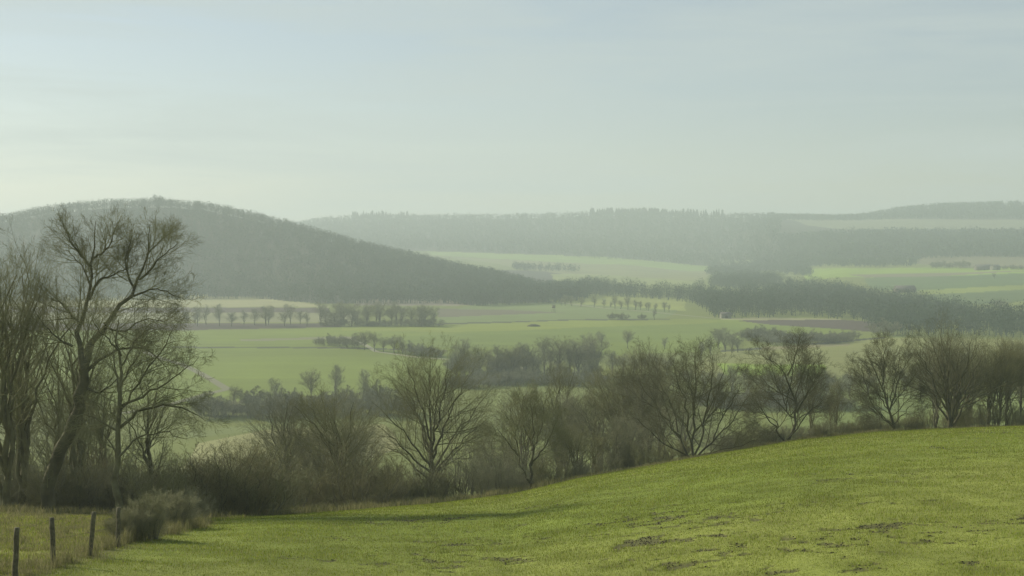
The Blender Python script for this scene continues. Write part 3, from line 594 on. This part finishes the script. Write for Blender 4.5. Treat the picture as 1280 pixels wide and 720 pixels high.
for i, p_ in enumerate([570, 580, 590, 600, 611, 622, 632, 640, 649, 657, 668, 680, 688, 700, 712, 722, 730, 738, 745]):
    row = 476 - (p_ - 570) * .03 + rg.uniform(-2, 3); hp_ = {0: 34, 1: 46}.get(i % 2) + rg.uniform(-9, 8) + (8 if p_ > 640 else 0) - (12 if 655 < p_ < 662 else 0)
    vtree(p_, row, hp_, B[[3, 1, 0, 2][i % 4]] if p_ < 665 else B[[0, 2, 1][i % 3]], 'leafless tree in the tall cluster standing on the middle of the valley floor', 'tall cluster on the valley floor', 'tree', 1.15)
for i, p_ in enumerate(range(565, 760, 11)):
    vtree(p_, 480 + rg.uniform(-2, 6), 13 + rg.uniform(0, 9), BS, 'dark bush at the foot of the tall valley cluster', 'bushes below the tall cluster', 'shrub', 1.5, 5, SP, 'shrub')
for p_, row, hp_ in [(765, 470, 30), (778, 468, 26), (792, 470, 22), (806, 466, 22), (820, 468, 26), (835, 470, 24)]:
    vtree(p_, row, hp_, B[p_ % 4], 'small tree in the loose row right of the tall valley cluster', 'loose row right of the tall cluster', 'tree', 1.3)
for p_, row, hp_ in [(898, 436, 26), (906, 440, 28), (915, 442, 26), (922, 441, 20), (888, 444, 20), (876, 447, 20), (932, 426, 14), (944, 426, 17), (956, 425, 17), (968, 426, 15), (980, 428, 13), (990, 429, 14), (1000, 430, 15), (1014, 430, 17), (1027, 429, 13), (1040, 428, 13), (1053, 426, 12), (1066, 424, 11)]:
    big = hp_ > 17; vtree(p_, row, hp_, B[0] if big else BS, 'bush of the hedge along the upper edge of the tan field' if not big else 'small tree in the dark clump at the corner of the tan field', 'hedge above the tan field' if not big else 'clump at the tan field corner', 'tree' if big else 'shrub', 1.5, 12 if big else 5, ('trunk', 'crown') if big else SP, 'tree' if big else 'shrub')
for i, (p_, row, hp_) in enumerate([(895, 500, 34), (915, 498, 40), (935, 502, 36), (955, 506, 42), (975, 508, 44), (1000, 510, 48), (1018, 508, 46), (1034, 506, 44), (1048, 508, 40), (880, 490, 26), (860, 486, 26), (900, 484, 20), (930, 480, 18), (1062, 498, 30), (1085, 492, 24), (1130, 488, 26), (1150, 490, 30), (1175, 490, 34), (1200, 490, 34), (1225, 490, 36), (1250, 490, 36), (1275, 490, 36)]):
    vtree(p_, row, hp_, B[i % 4], 'hazy leafless tree on the valley floor seen through the crest trees', 'valley trees seen behind the crest trees', 'tree', 1.4)
for i, p_ in enumerate(list(range(870, 1060, 13))):
    vtree(p_, 511 + rg.uniform(-6, 3), 16 + rg.uniform(0, 8), BS, 'dark bush on the valley floor seen behind the crooked tree', 'valley bushes behind the crooked tree', 'shrub', 1.6, 5, SP, 'shrub')
for i in range(16):
    vtree(rg.uniform(575, 750), 468 + rg.uniform(-6, 10), rg.uniform(12, 30), B[rg.integers(4)] if i % 2 else BS, 'smaller bare tree or bush mixed into the tall valley cluster', 'undergrowth of the tall cluster', 'tree', 1.3, 12 if i % 2 else 5)
for i in range(12):
    vtree(rg.uniform(890, 1060), 428 + rg.uniform(-2, 4) - (i % 3), rg.uniform(8, 14), BS, 'bush of the hedge along the upper edge of the tan field', 'hedge above the tan field', 'shrub', 1.7, 5, SP, 'shrub')
# hill foot rows
for i, p_ in enumerate([228, 240, 252, 262, 276, 290, 303, 316, 330, 340, 352, 362, 376, 388]):
    vtree(p_ + rg.uniform(-5, 5), 407 + rg.uniform(-1.5, 1.5), 22 + rg.uniform(-8, 6), B[[3, 1, 0][rg.integers(3)]], 'slim tree in the spaced row along the brown strip below the hill', 'spaced row below the hill', 'tree', 1.3)
for i, p_ in enumerate([400, 408, 416, 424, 432, 438, 446, 454, 462, 470, 478, 487, 495, 503, 513, 521, 528, 535, 541]):
    vtree(p_ + rg.uniform(-4, 4), 407.5 + rg.uniform(-2, 1), 25 + rg.uniform(-7, 6), B[[0, 1, 2][rg.integers(3)]], 'leafless tree in the closed row below the wooded hill', 'closed row below the hill', 'tree', 1.35)
for i, p_ in enumerate([405, 418, 431, 447, 459, 471, 483, 499, 517, 530, 542]):
    vtree(p_ + rg.uniform(-5, 5), 408, 9 + rg.uniform(-3, 4), BS, 'low bush filling the gaps of the closed row below the hill', 'bushes in the closed row', 'shrub', 1.8, 5, SP, 'shrub')
for i, p_ in enumerate([700, 708, 716, 724, 742, 756, 764, 771, 778, 785, 793, 799, 806, 812, 820, 828, 836]):
    vtree(p_ + rg.uniform(-3, 3), 382 + (p_ - 700) * .06, 13 + rg.uniform(-4, 5), B[[3, 1][i % 2]], 'thin tree in the screen of trunks in front of the mid valley wood', 'screen of thin trees before the wood', 'tree', 1.3)
vtree(765, 400, 9, BS, 'dark oblong bush on the far green strip, wider of the two', None, 'shrub', 1.3, 5, SP, 'shrub'); vtree(777, 400, 9, BS, 'dark oblong bush touching the wider bush on the far green strip', None, 'shrub', 1.4, 5, SP, 'shrub')
vtree(803, 399.5, 7, BS, 'low bush right of the dark oblong bushes on the far green strip', None, 'shrub', 1.8, 5, SP, 'shrub'); vtree(818, 400, 14, B[3], 'thin sapling beside the low bush on the far green strip')
vtree(1243, 348.5, 7, B[0], 'tiny lone tree on the upper green field', None, 'tree', 1.3); vtree(1249, 384, 9, BS, 'small bush on the lime field corner above the wood', None, 'shrub', 1.3, 5, SP, 'shrub')
vtree(1108, 419, 19, BS, 'big round bush with a pale rim in front of the dark wood', None, 'shrub', 1.5, 5, SP, 'shrub')
for i, p_ in enumerate([1165, 1172, 1180, 1187, 1195, 1203, 1212]):
    vtree(p_, 335.5, 8 + i % 3, BS if i % 2 else B[0], 'tiny tree in the little copse on the far tan field', 'little copse on the far tan field', 'tree', 1.4, 5 if i % 2 else 12)
for i, p_ in enumerate([1220, 1232, 1256, 1266, 1276]):
    vtree(p_, 337, 5 + i % 2, BS, 'tiny bush in the hedge beside the far barn', 'hedge beside the far barn', 'shrub', 1.6, 5, SP, 'shrub')

# ------------------------------------------------------------------ woods as masses
def wood(name, pts, h0, h1, nt, size, mat, label, seed, conif=None):
    rg = np.random.default_rng(seed); n = len(pts); x, y = pts[:, 0], pts[:, 1]; z = height(x, y); h = rg.uniform(h0, h1, n)
    u = norm(rg.normal(size=(n, nt, 3))) * (rg.random((n, nt, 1)) ** .33); w = h * rg.uniform(.26, .38, n)
    c = np.stack([x, y, z + h * .56], -1)[:, None] + u * np.stack([w, w, h * .45], -1)[:, None]
    sz = size * rg.uniform(.5, 1.2, (n, nt, 1, 1)); T = c[:, :, None] + rg.normal(size=(n, nt, 3, 3)) * sz * np.array([.6, .6, .9])
    # trunk: a thin three sided spike
    th = np.arange(3) * 2.094; tr = np.stack([x[:, None] + np.cos(th) * .3, y[:, None] + np.sin(th) * .3, np.repeat(z[:, None], 3, 1)], -1); top = np.stack([x, y, z + h * .85], -1)[:, None]
    V1 = T.reshape(-1, 3); F1 = np.arange(len(V1)).reshape(-1, 3); V2 = np.concatenate([tr, top], 1).reshape(-1, 3); o = len(V1) + np.arange(n)[:, None, None] * 4
    F2 = (o + np.array([[0, 1, 3], [1, 2, 3], [2, 0, 3]])).reshape(-1, 3)
    return tag(obj(name, mesh_np(name, np.vstack([V1, V2]), [F1, F2], mat, False)), label, 'wood', kind='stuff')
def conifers(name, pts, h0, h1, mat, label, seed):
    rg = np.random.default_rng(seed); n = len(pts); x, y = pts[:, 0], pts[:, 1]; z = height(x, y); h = rg.uniform(h0, h1, n); S = 6; V, Fa = [], []
    for k in range(4):
        th = np.arange(S)[None] * 6.283 / S + rg.random((n, 1)) * 6; rr = h[:, None] * (.2 - .04 * k) * rg.uniform(.7, 1.25, (n, S)); zb = z[:, None] + h[:, None] * (.12 + .2 * k)
        ring = np.stack([x[:, None] + np.cos(th) * rr, y[:, None] + np.sin(th) * rr, zb + rg.normal(0, .3, (n, S))], -1); tip = np.stack([x, y, z + h * (.48 + .175 * k)], -1)[:, None]
        o = sum(len(v) for v in V); V.append(np.concatenate([ring, tip], 1).reshape(-1, 3)); i = o + np.arange(n)[:, None, None] * (S + 1); a = np.arange(S)
        Fa.append((i + np.stack([a, (a + 1) % S, np.full(S, S)], -1)).reshape(-1, 3))
    return tag(obj(name, mesh_np(name, np.vstack(V), Fa, mat, False)), label, 'wood', kind='stuff')
rg = np.random.default_rng(91)
def param_pts(p0, p1, rf, rt, spacing):
    nn = int(abs(p1 - p0) / F * 2000 * 1500 / spacing ** 2); out = []
    p_ = rg.uniform(p0, p1, nn * 3); a, b_ = rf(p_), rt(p_); r_ = np.sqrt(rg.uniform(a ** 2, np.maximum(b_, a + 1) ** 2)); ok = b_ > a
    area = (np.mean(np.maximum(b_ ** 2 - a ** 2, 0)) / 2) * abs(p1 - p0) / F; m = min(len(p_), int(area / spacing ** 2)); p_, r_ = p_[ok][:m], r_[ok][:m]
    az = az_of(p_); return np.stack([r_ * np.sin(az), r_ * np.cos(az)], -1)
pts = param_pts(-160, 735, lambda p: lh_b(p) + 4, lambda p: np.where(np.interp(p, LHX, LHY) < 372, lh_c(p) + 60, 0), 7.8)
edge_p = rg.uniform(-160, 725, 600); er = lh_b(edge_p) + rg.uniform(0, 8, 600); ea = az_of(edge_p)
pts = np.vstack([pts, np.stack([er * np.sin(ea), er * np.cos(ea)], -1)])
wood('hill_wood', pts, 12, 16, 60, .8, M_far, 'bare broadleaf wood covering the rounded hill', 1)
# taller clump on the hill top
ta = az_of(198 + rg.normal(0, 3.2, 22)); tr_ = 2095 + rg.normal(0, 12, 22); pk = np.stack([tr_ * np.sin(ta), tr_ * np.cos(ta)], -1)
wood('summit_trees', pk[:12], 15, 19, 50, 1.4, M_far, 'small clump of taller trees on the summit of the rounded hill', 2)
pts = param_pts(300, 1400, lambda p: ridge_front(p) + 4, lambda p: np.where(p < 975, 4540, 3330), 13)
pts = pts[~inpoly(world_poly(FIELDS[-1][0]), pts[:, 0], pts[:, 1])]
wood('ridge_wood', pts, 13, 20, 16, 2.3, M_far, 'broad wood covering the far ridge and the slope before it', 3)
pts = param_pts(960, 1400, lambda p: 4010 + 0 * p, lambda p: 4560 + 0 * p, 12.5)
wood('hilltop_wood', pts, 12, 17, 16, 2.3, M_far, 'wood on the farthest hill top above the pale field', 4)
ca = az_of(np.concatenate([rg.uniform(738, 832, 200), rg.uniform(832, 905, 70), rg.uniform(440, 510, 60)])); cr_ = rg.uniform(4440, 4540, len(ca))
conifers('ridge_conifers', np.stack([cr_ * np.sin(ca), cr_ * np.cos(ca)], -1), 18, 30, M_con, 'row of dark conifers with pointed tops on the far ridge line', 5)
def poly_pts(pp, spacing):
    W = np.array(world_poly(pp)); lo, hi = W.min(0), W.max(0); n = int(np.prod(hi - lo) / spacing ** 2); q = rg.uniform(lo, hi, (n, 2)); return q[inpoly(W, q[:, 0], q[:, 1])]
W3 = [(688, 366), (700, 369), (800, 373), (860, 378), (890, 397), (930, 399), (1000, 396), (1060, 400), (1110, 418), (1180, 421), (1300, 424), (1300, 402), (1230, 400), (1160, 386), (1080, 374), (1030, 360), (1005, 356), (940, 348), (895, 350), (885, 362), (860, 366), (780, 364), (740, 360)]
pts = poly_pts(W3, 8.0)
nz = fbm(pts[:, 0], pts[:, 1], 110, 3) + .35 * fbm(pts[:, 0] + 900, pts[:, 1], 30, 2); pts = pts[nz < .27]
wood('valley_wood', pts, 9, 19, 130, .62, M_far, 'dark wood winding across the middle of the valley', 6)
pts = np.vstack([poly_pts([(880, 344), (960, 340), (1015, 345), (1010, 332), (950, 330), (890, 338)], 10), poly_pts([(1000, 335), (1140, 333), (1150, 330), (1140, 326), (1000, 329)], 9), poly_pts([(640, 338), (720, 341), (725, 338), (640, 335)], 12)])
wood('distant_hedges', pts, 8, 16, 24, 1.4, M_far, 'thin dark hedges and tree strips among the far fields', 7)

# ------------------------------------------------------------------ fence
fe = bpy.data.objects.new('fence', None); C.objects.link(fe)
tag(fe, 'old post and wire fence running from the frame corner up to the pale shrub', 'fence')
fps = [(-34, 745, 1.35, .0), (18, 722, 1.38, .06), (67, 708, 1.42, -.03), (112, 697, 1.42, .10), (147, 685, 1.35, .03)]
tops = []
x0, y0 = ground_at(18, 722); fe.location = (x0, y0, float(height(x0, y0)))
rg2 = np.random.default_rng(5)
for i, (p_, row, h_, ln) in enumerate(fps):
    x, y = ground_at(p_, row); z = float(height(x, y)); K = 7; Pp = np.stack([np.linspace(0, ln * h_, K) + rg2.normal(0, .006, K), rg2.normal(0, .006, K), np.linspace(-.3, h_, K)], -1) + np.array([x, y, z])
    v, f = tubes(Pp[None], (np.array([.085, .082, .078, .078, .075, .077, .072]))[None], 9); v = v + rg2.normal(0, .004, v.shape)
    cap = np.array([[len(v) - 9 + j for j in range(9)]]); ctr = v[-9:].mean(0) + [0, 0, .012]; v = np.vstack([v, ctr]); cf = np.array([[len(v) - 10 + j, len(v) - 10 + (j + 1) % 9, len(v) - 1] for j in range(9)])
    o = obj('post', mesh_np('post', v - np.array(fe.location), [f, cf], M_post, False), fe); tops.append(Pp)
M_wire = mat_bark('rusty_wire', (.08, .06, .045), (.14, .12, .10), 20)
for kz in (2, 4, 6):
    pts_ = []
    for i in range(len(tops) - 1):
        a, b_ = tops[i][kz] - [0, .09, .04], tops[i + 1][kz] - [0, .09, .04]
        for t in np.linspace(0, 1, 8, endpoint=False): pts_.append(a * (1 - t) + b_ * t - np.array([0, 0, .12 * t * (1 - t)]))
    pts_.append(tops[-1][kz] - [0, .09, .04]); Pw = np.array(pts_); v, f = tubes(Pw[None], np.full((1, len(Pw)), .004), 4); obj('wire', mesh_np('wire', v - np.array(fe.location), [f], M_wire), fe)

# ------------------------------------------------------------------ farm tracks
def track(name, pp, w, col, lift=.12):
    W = np.array([ground_at(a, b_) for a, b_ in pp]); d = np.concatenate([[0], np.cumsum(np.linalg.norm(np.diff(W, axis=0), axis=1))]); t = np.arange(0, d[-1], 3.0)
    Q = np.stack([np.interp(t, d, W[:, 0]), np.interp(t, d, W[:, 1])], -1); T = norm(np.gradient(Q, axis=0)); Nn = np.stack([-T[:, 1], T[:, 0]], -1); V = []
    for s in (-1, -.33, .33, 1): q_ = Q + Nn * s * w / 2; V.append(np.stack([q_[:, 0], q_[:, 1], height(q_[:, 0], q_[:, 1]) + lift + (.03 if abs(s) < .5 else 0)], -1))
    V = np.stack(V, 1); n_ = len(Q); ids = np.arange(n_ * 4).reshape(n_, 4); f = np.stack([ids[:-1, :-1], ids[:-1, 1:], ids[1:, 1:], ids[1:, :-1]], -1).reshape(-1, 4)
    tag(obj(name, mesh_np(name, V.reshape(-1, 3), [f], mat_tone(name + '_surface', 2, .2), True, np.tile(col, (n_ * 4, 1)))), kind='structure')
track('farm_road', [(180, 440), (225, 455), (252, 468), (284, 487), (258, 494), (215, 506), (150, 518)], 4.0, (.2, .195, .12))
track('field_path', [(430, 421), (445, 426), (470, 440), (520, 447), (560, 450), (620, 456), (660, 462)], 3.0, (.32, .31, .2))
track('lane', [(700, 378), (760, 386), (840, 393), (900, 398), (960, 398), (1050, 400)], 3.5, (.30, .28, .18))

# ------------------------------------------------------------------ small buildings and field things
def boxm(c, s, taper=0):
    x, y, z = s; v = np.array([[-x, -y, 0], [x, -y, 0], [x, y, 0], [-x, y, 0], [-x, -y, z], [x, -y, z], [x, y, z], [-x, y, z]], float) * [.5, .5, 1] + c
    return v, np.array([[0, 1, 5, 4], [1, 2, 6, 5], [2, 3, 7, 6], [3, 0, 4, 7], [4, 5, 6, 7], [3, 2, 1, 0]])
def gable(L_, W_, H_, h_, ov=.4, t=.2):
    x = L_ / 2 + ov; y = W_ / 2 + ov; v = np.array([[-x, -y, H_ - .1], [x, -y, H_ - .1], [x, 0, H_ + h_], [-x, 0, H_ + h_], [-x, y, H_ - .1], [x, y, H_ - .1]], float); v = np.vstack([v, v + [0, 0, t]])
    f = np.array([[6, 7, 8, 9], [9, 8, 11, 10], [3, 2, 1, 0], [4, 5, 2, 3], [0, 1, 7, 6], [5, 4, 10, 11], [1, 2, 8, 7], [2, 5, 11, 8], [3, 0, 6, 9], [4, 3, 9, 10]]); return v, f
def house_walls(L_, W_, H_, h_):
    x, y = L_ / 2, W_ / 2; v = np.array([[-x, -y, -.5], [x, -y, -.5], [x, y, -.5], [-x, y, -.5], [-x, -y, H_], [x, -y, H_], [x, y, H_], [-x, y, H_], [-x, 0, H_ + h_ - .03], [x, 0, H_ + h_ - .03]], float)
    return v, [np.array([[0, 1, 5, 4], [2, 3, 7, 6]]), np.array([[1, 2, 6], [3, 0, 4]]), np.array([[1, 6, 5], [3, 4, 7]]), np.array([[5, 6, 9], [7, 4, 8]])]
M_wall = mat_bark('pale_render', (.16, .155, .12), (.22, .21, .17), .5); M_roof = mat_bark('dark_tiles', (.10, .085, .075), (.15, .13, .12), 1); M_boards = mat_bark('dark_boards', (.10, .085, .065), (.16, .14, .11), 2); M_door = mat_bark('door_wood', (.08, .07, .05), (.1, .09, .07), 1)
def barn(name, p_, row, L_, W_, H_, h_, rot, label, wm, cat='barn'):
    x, y = ground_at(p_, row); e = bpy.data.objects.new(name, None); C.objects.link(e); e.location = (x, y, float(height(x, y))); e.rotation_euler = (0, 0, rot); tag(e, label, cat)
    v, f = house_walls(L_, W_, H_, h_); obj('wall', mesh_np('wall', v, f, wm), e); v, f = gable(L_, W_, H_, h_); obj('roof', mesh_np('roof', v, [f], M_roof), e)
    v, f = boxm((0, -W_ / 2 - .03, 0), (min(3.5, L_ * .3), .1, H_ * .75)); obj('door', mesh_np('door', v, [f], M_door), e)
barn('barn', 1229, 337.5, 24, 12, 4, 4, .1, 'long low barn with a dark roof among the far fields', M_boards)
barn('farmhouse', 1244, 337.5, 12, 9, 4.5, 3.5, .4, 'pale walled farm building beside the far barn', M_wall, 'house')
barn('field_barn', 1131, 365.5, 22, 12, 3.5, 4, .1, 'dark roofed barn at the tip of the lime field strip', M_boards)
barn('hut', 907, 398, 8, 5, 3.2, 1.6, .2, 'small pale hut at the edge of the valley wood', M_wall, 'hut')
# hunting stand: four legs, cabin, roof, ladder
def stand(p_, row, s, label):
    x, y = ground_at(p_, row); e = bpy.data.objects.new('hunting_stand', None); C.objects.link(e); e.location = (x, y, float(height(x, y))); e.scale = (s, s, s); e.rotation_euler = (0, 0, .5); tag(e, label, 'hunting stand')
    for a, b_ in ((-1, -1), (1, -1), (1, 1), (-1, 1)):
        v, f = tubes(np.array([[[a * 1.1, b_ * 1.1, 0], [a * .7, b_ * .7, 3.6]]]), np.array([[.09, .08]]), 6); obj('leg', mesh_np('leg', v, [f], M_boards), e)
    v, f = boxm((0, 0, 3.5), (1.7, 1.7, 1.3)); obj('cabin', mesh_np('cabin', v, [f], M_boards), e); v, f = gable(1.7, 1.7, 5.3, .4, .2, .1); obj('roof', mesh_np('roof', v, [f], M_roof), e)
    for a, b_ in ((-1, -1), (1, -1), (1, 1), (-1, 1)):
        v, f = tubes(np.array([[[a * .78, b_ * .78, 4.8], [a * .78, b_ * .78, 5.3]]]), np.array([[.07, .07]]), 6); obj('corner_post', mesh_np('corner_post', v, [f], M_boards), e)
    for a in (-.25, .25):
        v, f = tubes(np.array([[[a, -2.0, 0], [a, -.95, 3.6]]]), np.array([[.05, .05]]), 5); obj('ladder_rail', mesh_np('ladder_rail', v, [f], M_boards), e)
stand(692, 391, 1.2, 'wooden hunting stand on legs on the far green strip')
# straw heap
x, y = ground_at(667, 408); g1 = np.random.default_rng(3); th = np.linspace(0, 6.283, 16, endpoint=False); V = []
for k, (rr_, zz_) in enumerate([(3.3, -.2), (3.0, .5), (2.2, 1.1), (1.0, 1.5)]): V.append(np.stack([np.cos(th) * rr_ * 1.5 * g1.uniform(.9, 1.1, 16), np.sin(th) * rr_ * g1.uniform(.9, 1.1, 16), np.full(16, zz_) + g1.normal(0, .08, 16)], -1))
V = np.vstack(V + [[[0, 0, 1.6]]]); f = np.array([[k * 16 + j, k * 16 + (j + 1) % 16, (k + 1) * 16 + (j + 1) % 16, (k + 1) * 16 + j] for k in range(3) for j in range(16)]); f2 = np.array([[48 + j, 48 + (j + 1) % 16, 64] for j in range(16)])
tag(obj('manure_heap', mesh_np('manure_heap', V, [f, f2], mat_bark('dark_straw', (.05, .045, .03), (.09, .08, .05), 1), True), None, (x, y, float(height(x, y)))), 'small dark heap lying alone on the green field', 'heap')

# ------------------------------------------------------------------ haze
HD = 0.00029
hz, hf = boxm((0, 0, 0), (13400, 13400, 1)); zt = max(ZMAX + 30, 120); hz[:, 2] = np.where(hz[:, 2] > .5, zt, ZMIN - 2)
mh = bpy.data.materials.new('haze_air'); nt, N, L = nodes_of(mh); out = N.new('ShaderNodeOutputMaterial'); pv = N.new('ShaderNodeVolumePrincipled')
pv.inputs['Color'].default_value = (.75, .855, .855, 1); pv.inputs['Density'].default_value = HD; pv.inputs['Anisotropy'].default_value = .25; L.new(pv.outputs[0], out.inputs['Volume'])
tag(obj('haze', mesh_np('haze', hz, [hf], mh)), 'thin pale haze filling the valley air', 'haze', kind='stuff')

# ------------------------------------------------------------------ light
SUN_AZ = -58.0; SUN_EL = 27.0      # azimuth from the view direction, negative = left
sv = Vector((math.sin(rad(SUN_AZ)) * math.cos(rad(SUN_EL)), math.cos(rad(SUN_AZ)) * math.cos(rad(SUN_EL)), math.sin(rad(SUN_EL))))
sd_ = bpy.data.lights.new('sun', 'SUN'); sd_.energy = 4.6; sd_.angle = rad(.6); sd_.color = (1, .92, .76)
so = bpy.data.objects.new('sun', sd_); C.objects.link(so); so.rotation_euler = sv.to_track_quat('Z', 'Y').to_euler()
w = bpy.data.worlds.new('World'); bpy.context.scene.world = w; w.use_nodes = True; nt = w.node_tree; N = nt.nodes; L = nt.links; N.clear()
out = N.new('ShaderNodeOutputWorld'); bg = N.new('ShaderNodeBackground'); sky = N.new('ShaderNodeTexSky'); sky.sky_type = 'NISHITA'; sky.sun_disc = False
sky.sun_elevation = rad(SUN_EL); sky.sun_rotation = rad(SUN_AZ) ; sky.air_density = 1.0; sky.dust_density = .7; sky.ozone_density = 1.0; sky.altitude = 300
# thin veil of high cloud: streaky, soft
tc = N.new('ShaderNodeTexCoord'); mp = N.new('ShaderNodeMapping'); mp.inputs['Scale'].default_value = (1.6, 1.6, 15); mp.inputs['Rotation'].default_value = (rad(3), rad(4), 0)
no = N.new('ShaderNodeTexNoise'); no.inputs['Scale'].default_value = 2.2; no.inputs['Detail'].default_value = 7; no.inputs['Roughness'].default_value = .55; no.inputs['Distortion'].default_value = .4
L.new(tc.outputs['Generated'], mp.inputs[0]); L.new(mp.outputs[0], no.inputs['Vector'])
mr = N.new('ShaderNodeMapRange'); mr.inputs[1].default_value = .42; mr.inputs[2].default_value = .68; mr.inputs[3].default_value = .32; mr.inputs[4].default_value = .85; L.new(no.outputs[0], mr.inputs[0])
hs = N.new('ShaderNodeHueSaturation'); hs.inputs['Saturation'].default_value = .82; L.new(sky.outputs[0], hs.inputs['Color'])
mx = N.new('ShaderNodeMix'); mx.data_type = 'RGBA'; L.new(mr.outputs[0], mx.inputs[0]); L.new(hs.outputs[0], mx.inputs[6]); mx.inputs[7].default_value = (5.5, 6.25, 6.1, 1)
L.new(mx.outputs[2], bg.inputs['Color']); bg.inputs['Strength'].default_value = .092; L.new(bg.outputs[0], out.inputs[0])
sc = bpy.context.scene
sc.view_settings.view_transform = 'Standard'; sc.view_settings.look = 'None'; sc.view_settings.gamma = 1; sc.view_settings.exposure = .14
sc.cycles.max_bounces = 6; sc.cycles.diffuse_bounces = 3; sc.cycles.transmission_bounces = 4; sc.cycles.volume_bounces = 1; sc.cycles.transparent_max_bounces = 8
sc.cycles.use_denoising = True
sc.render.engine = 'CYCLES'
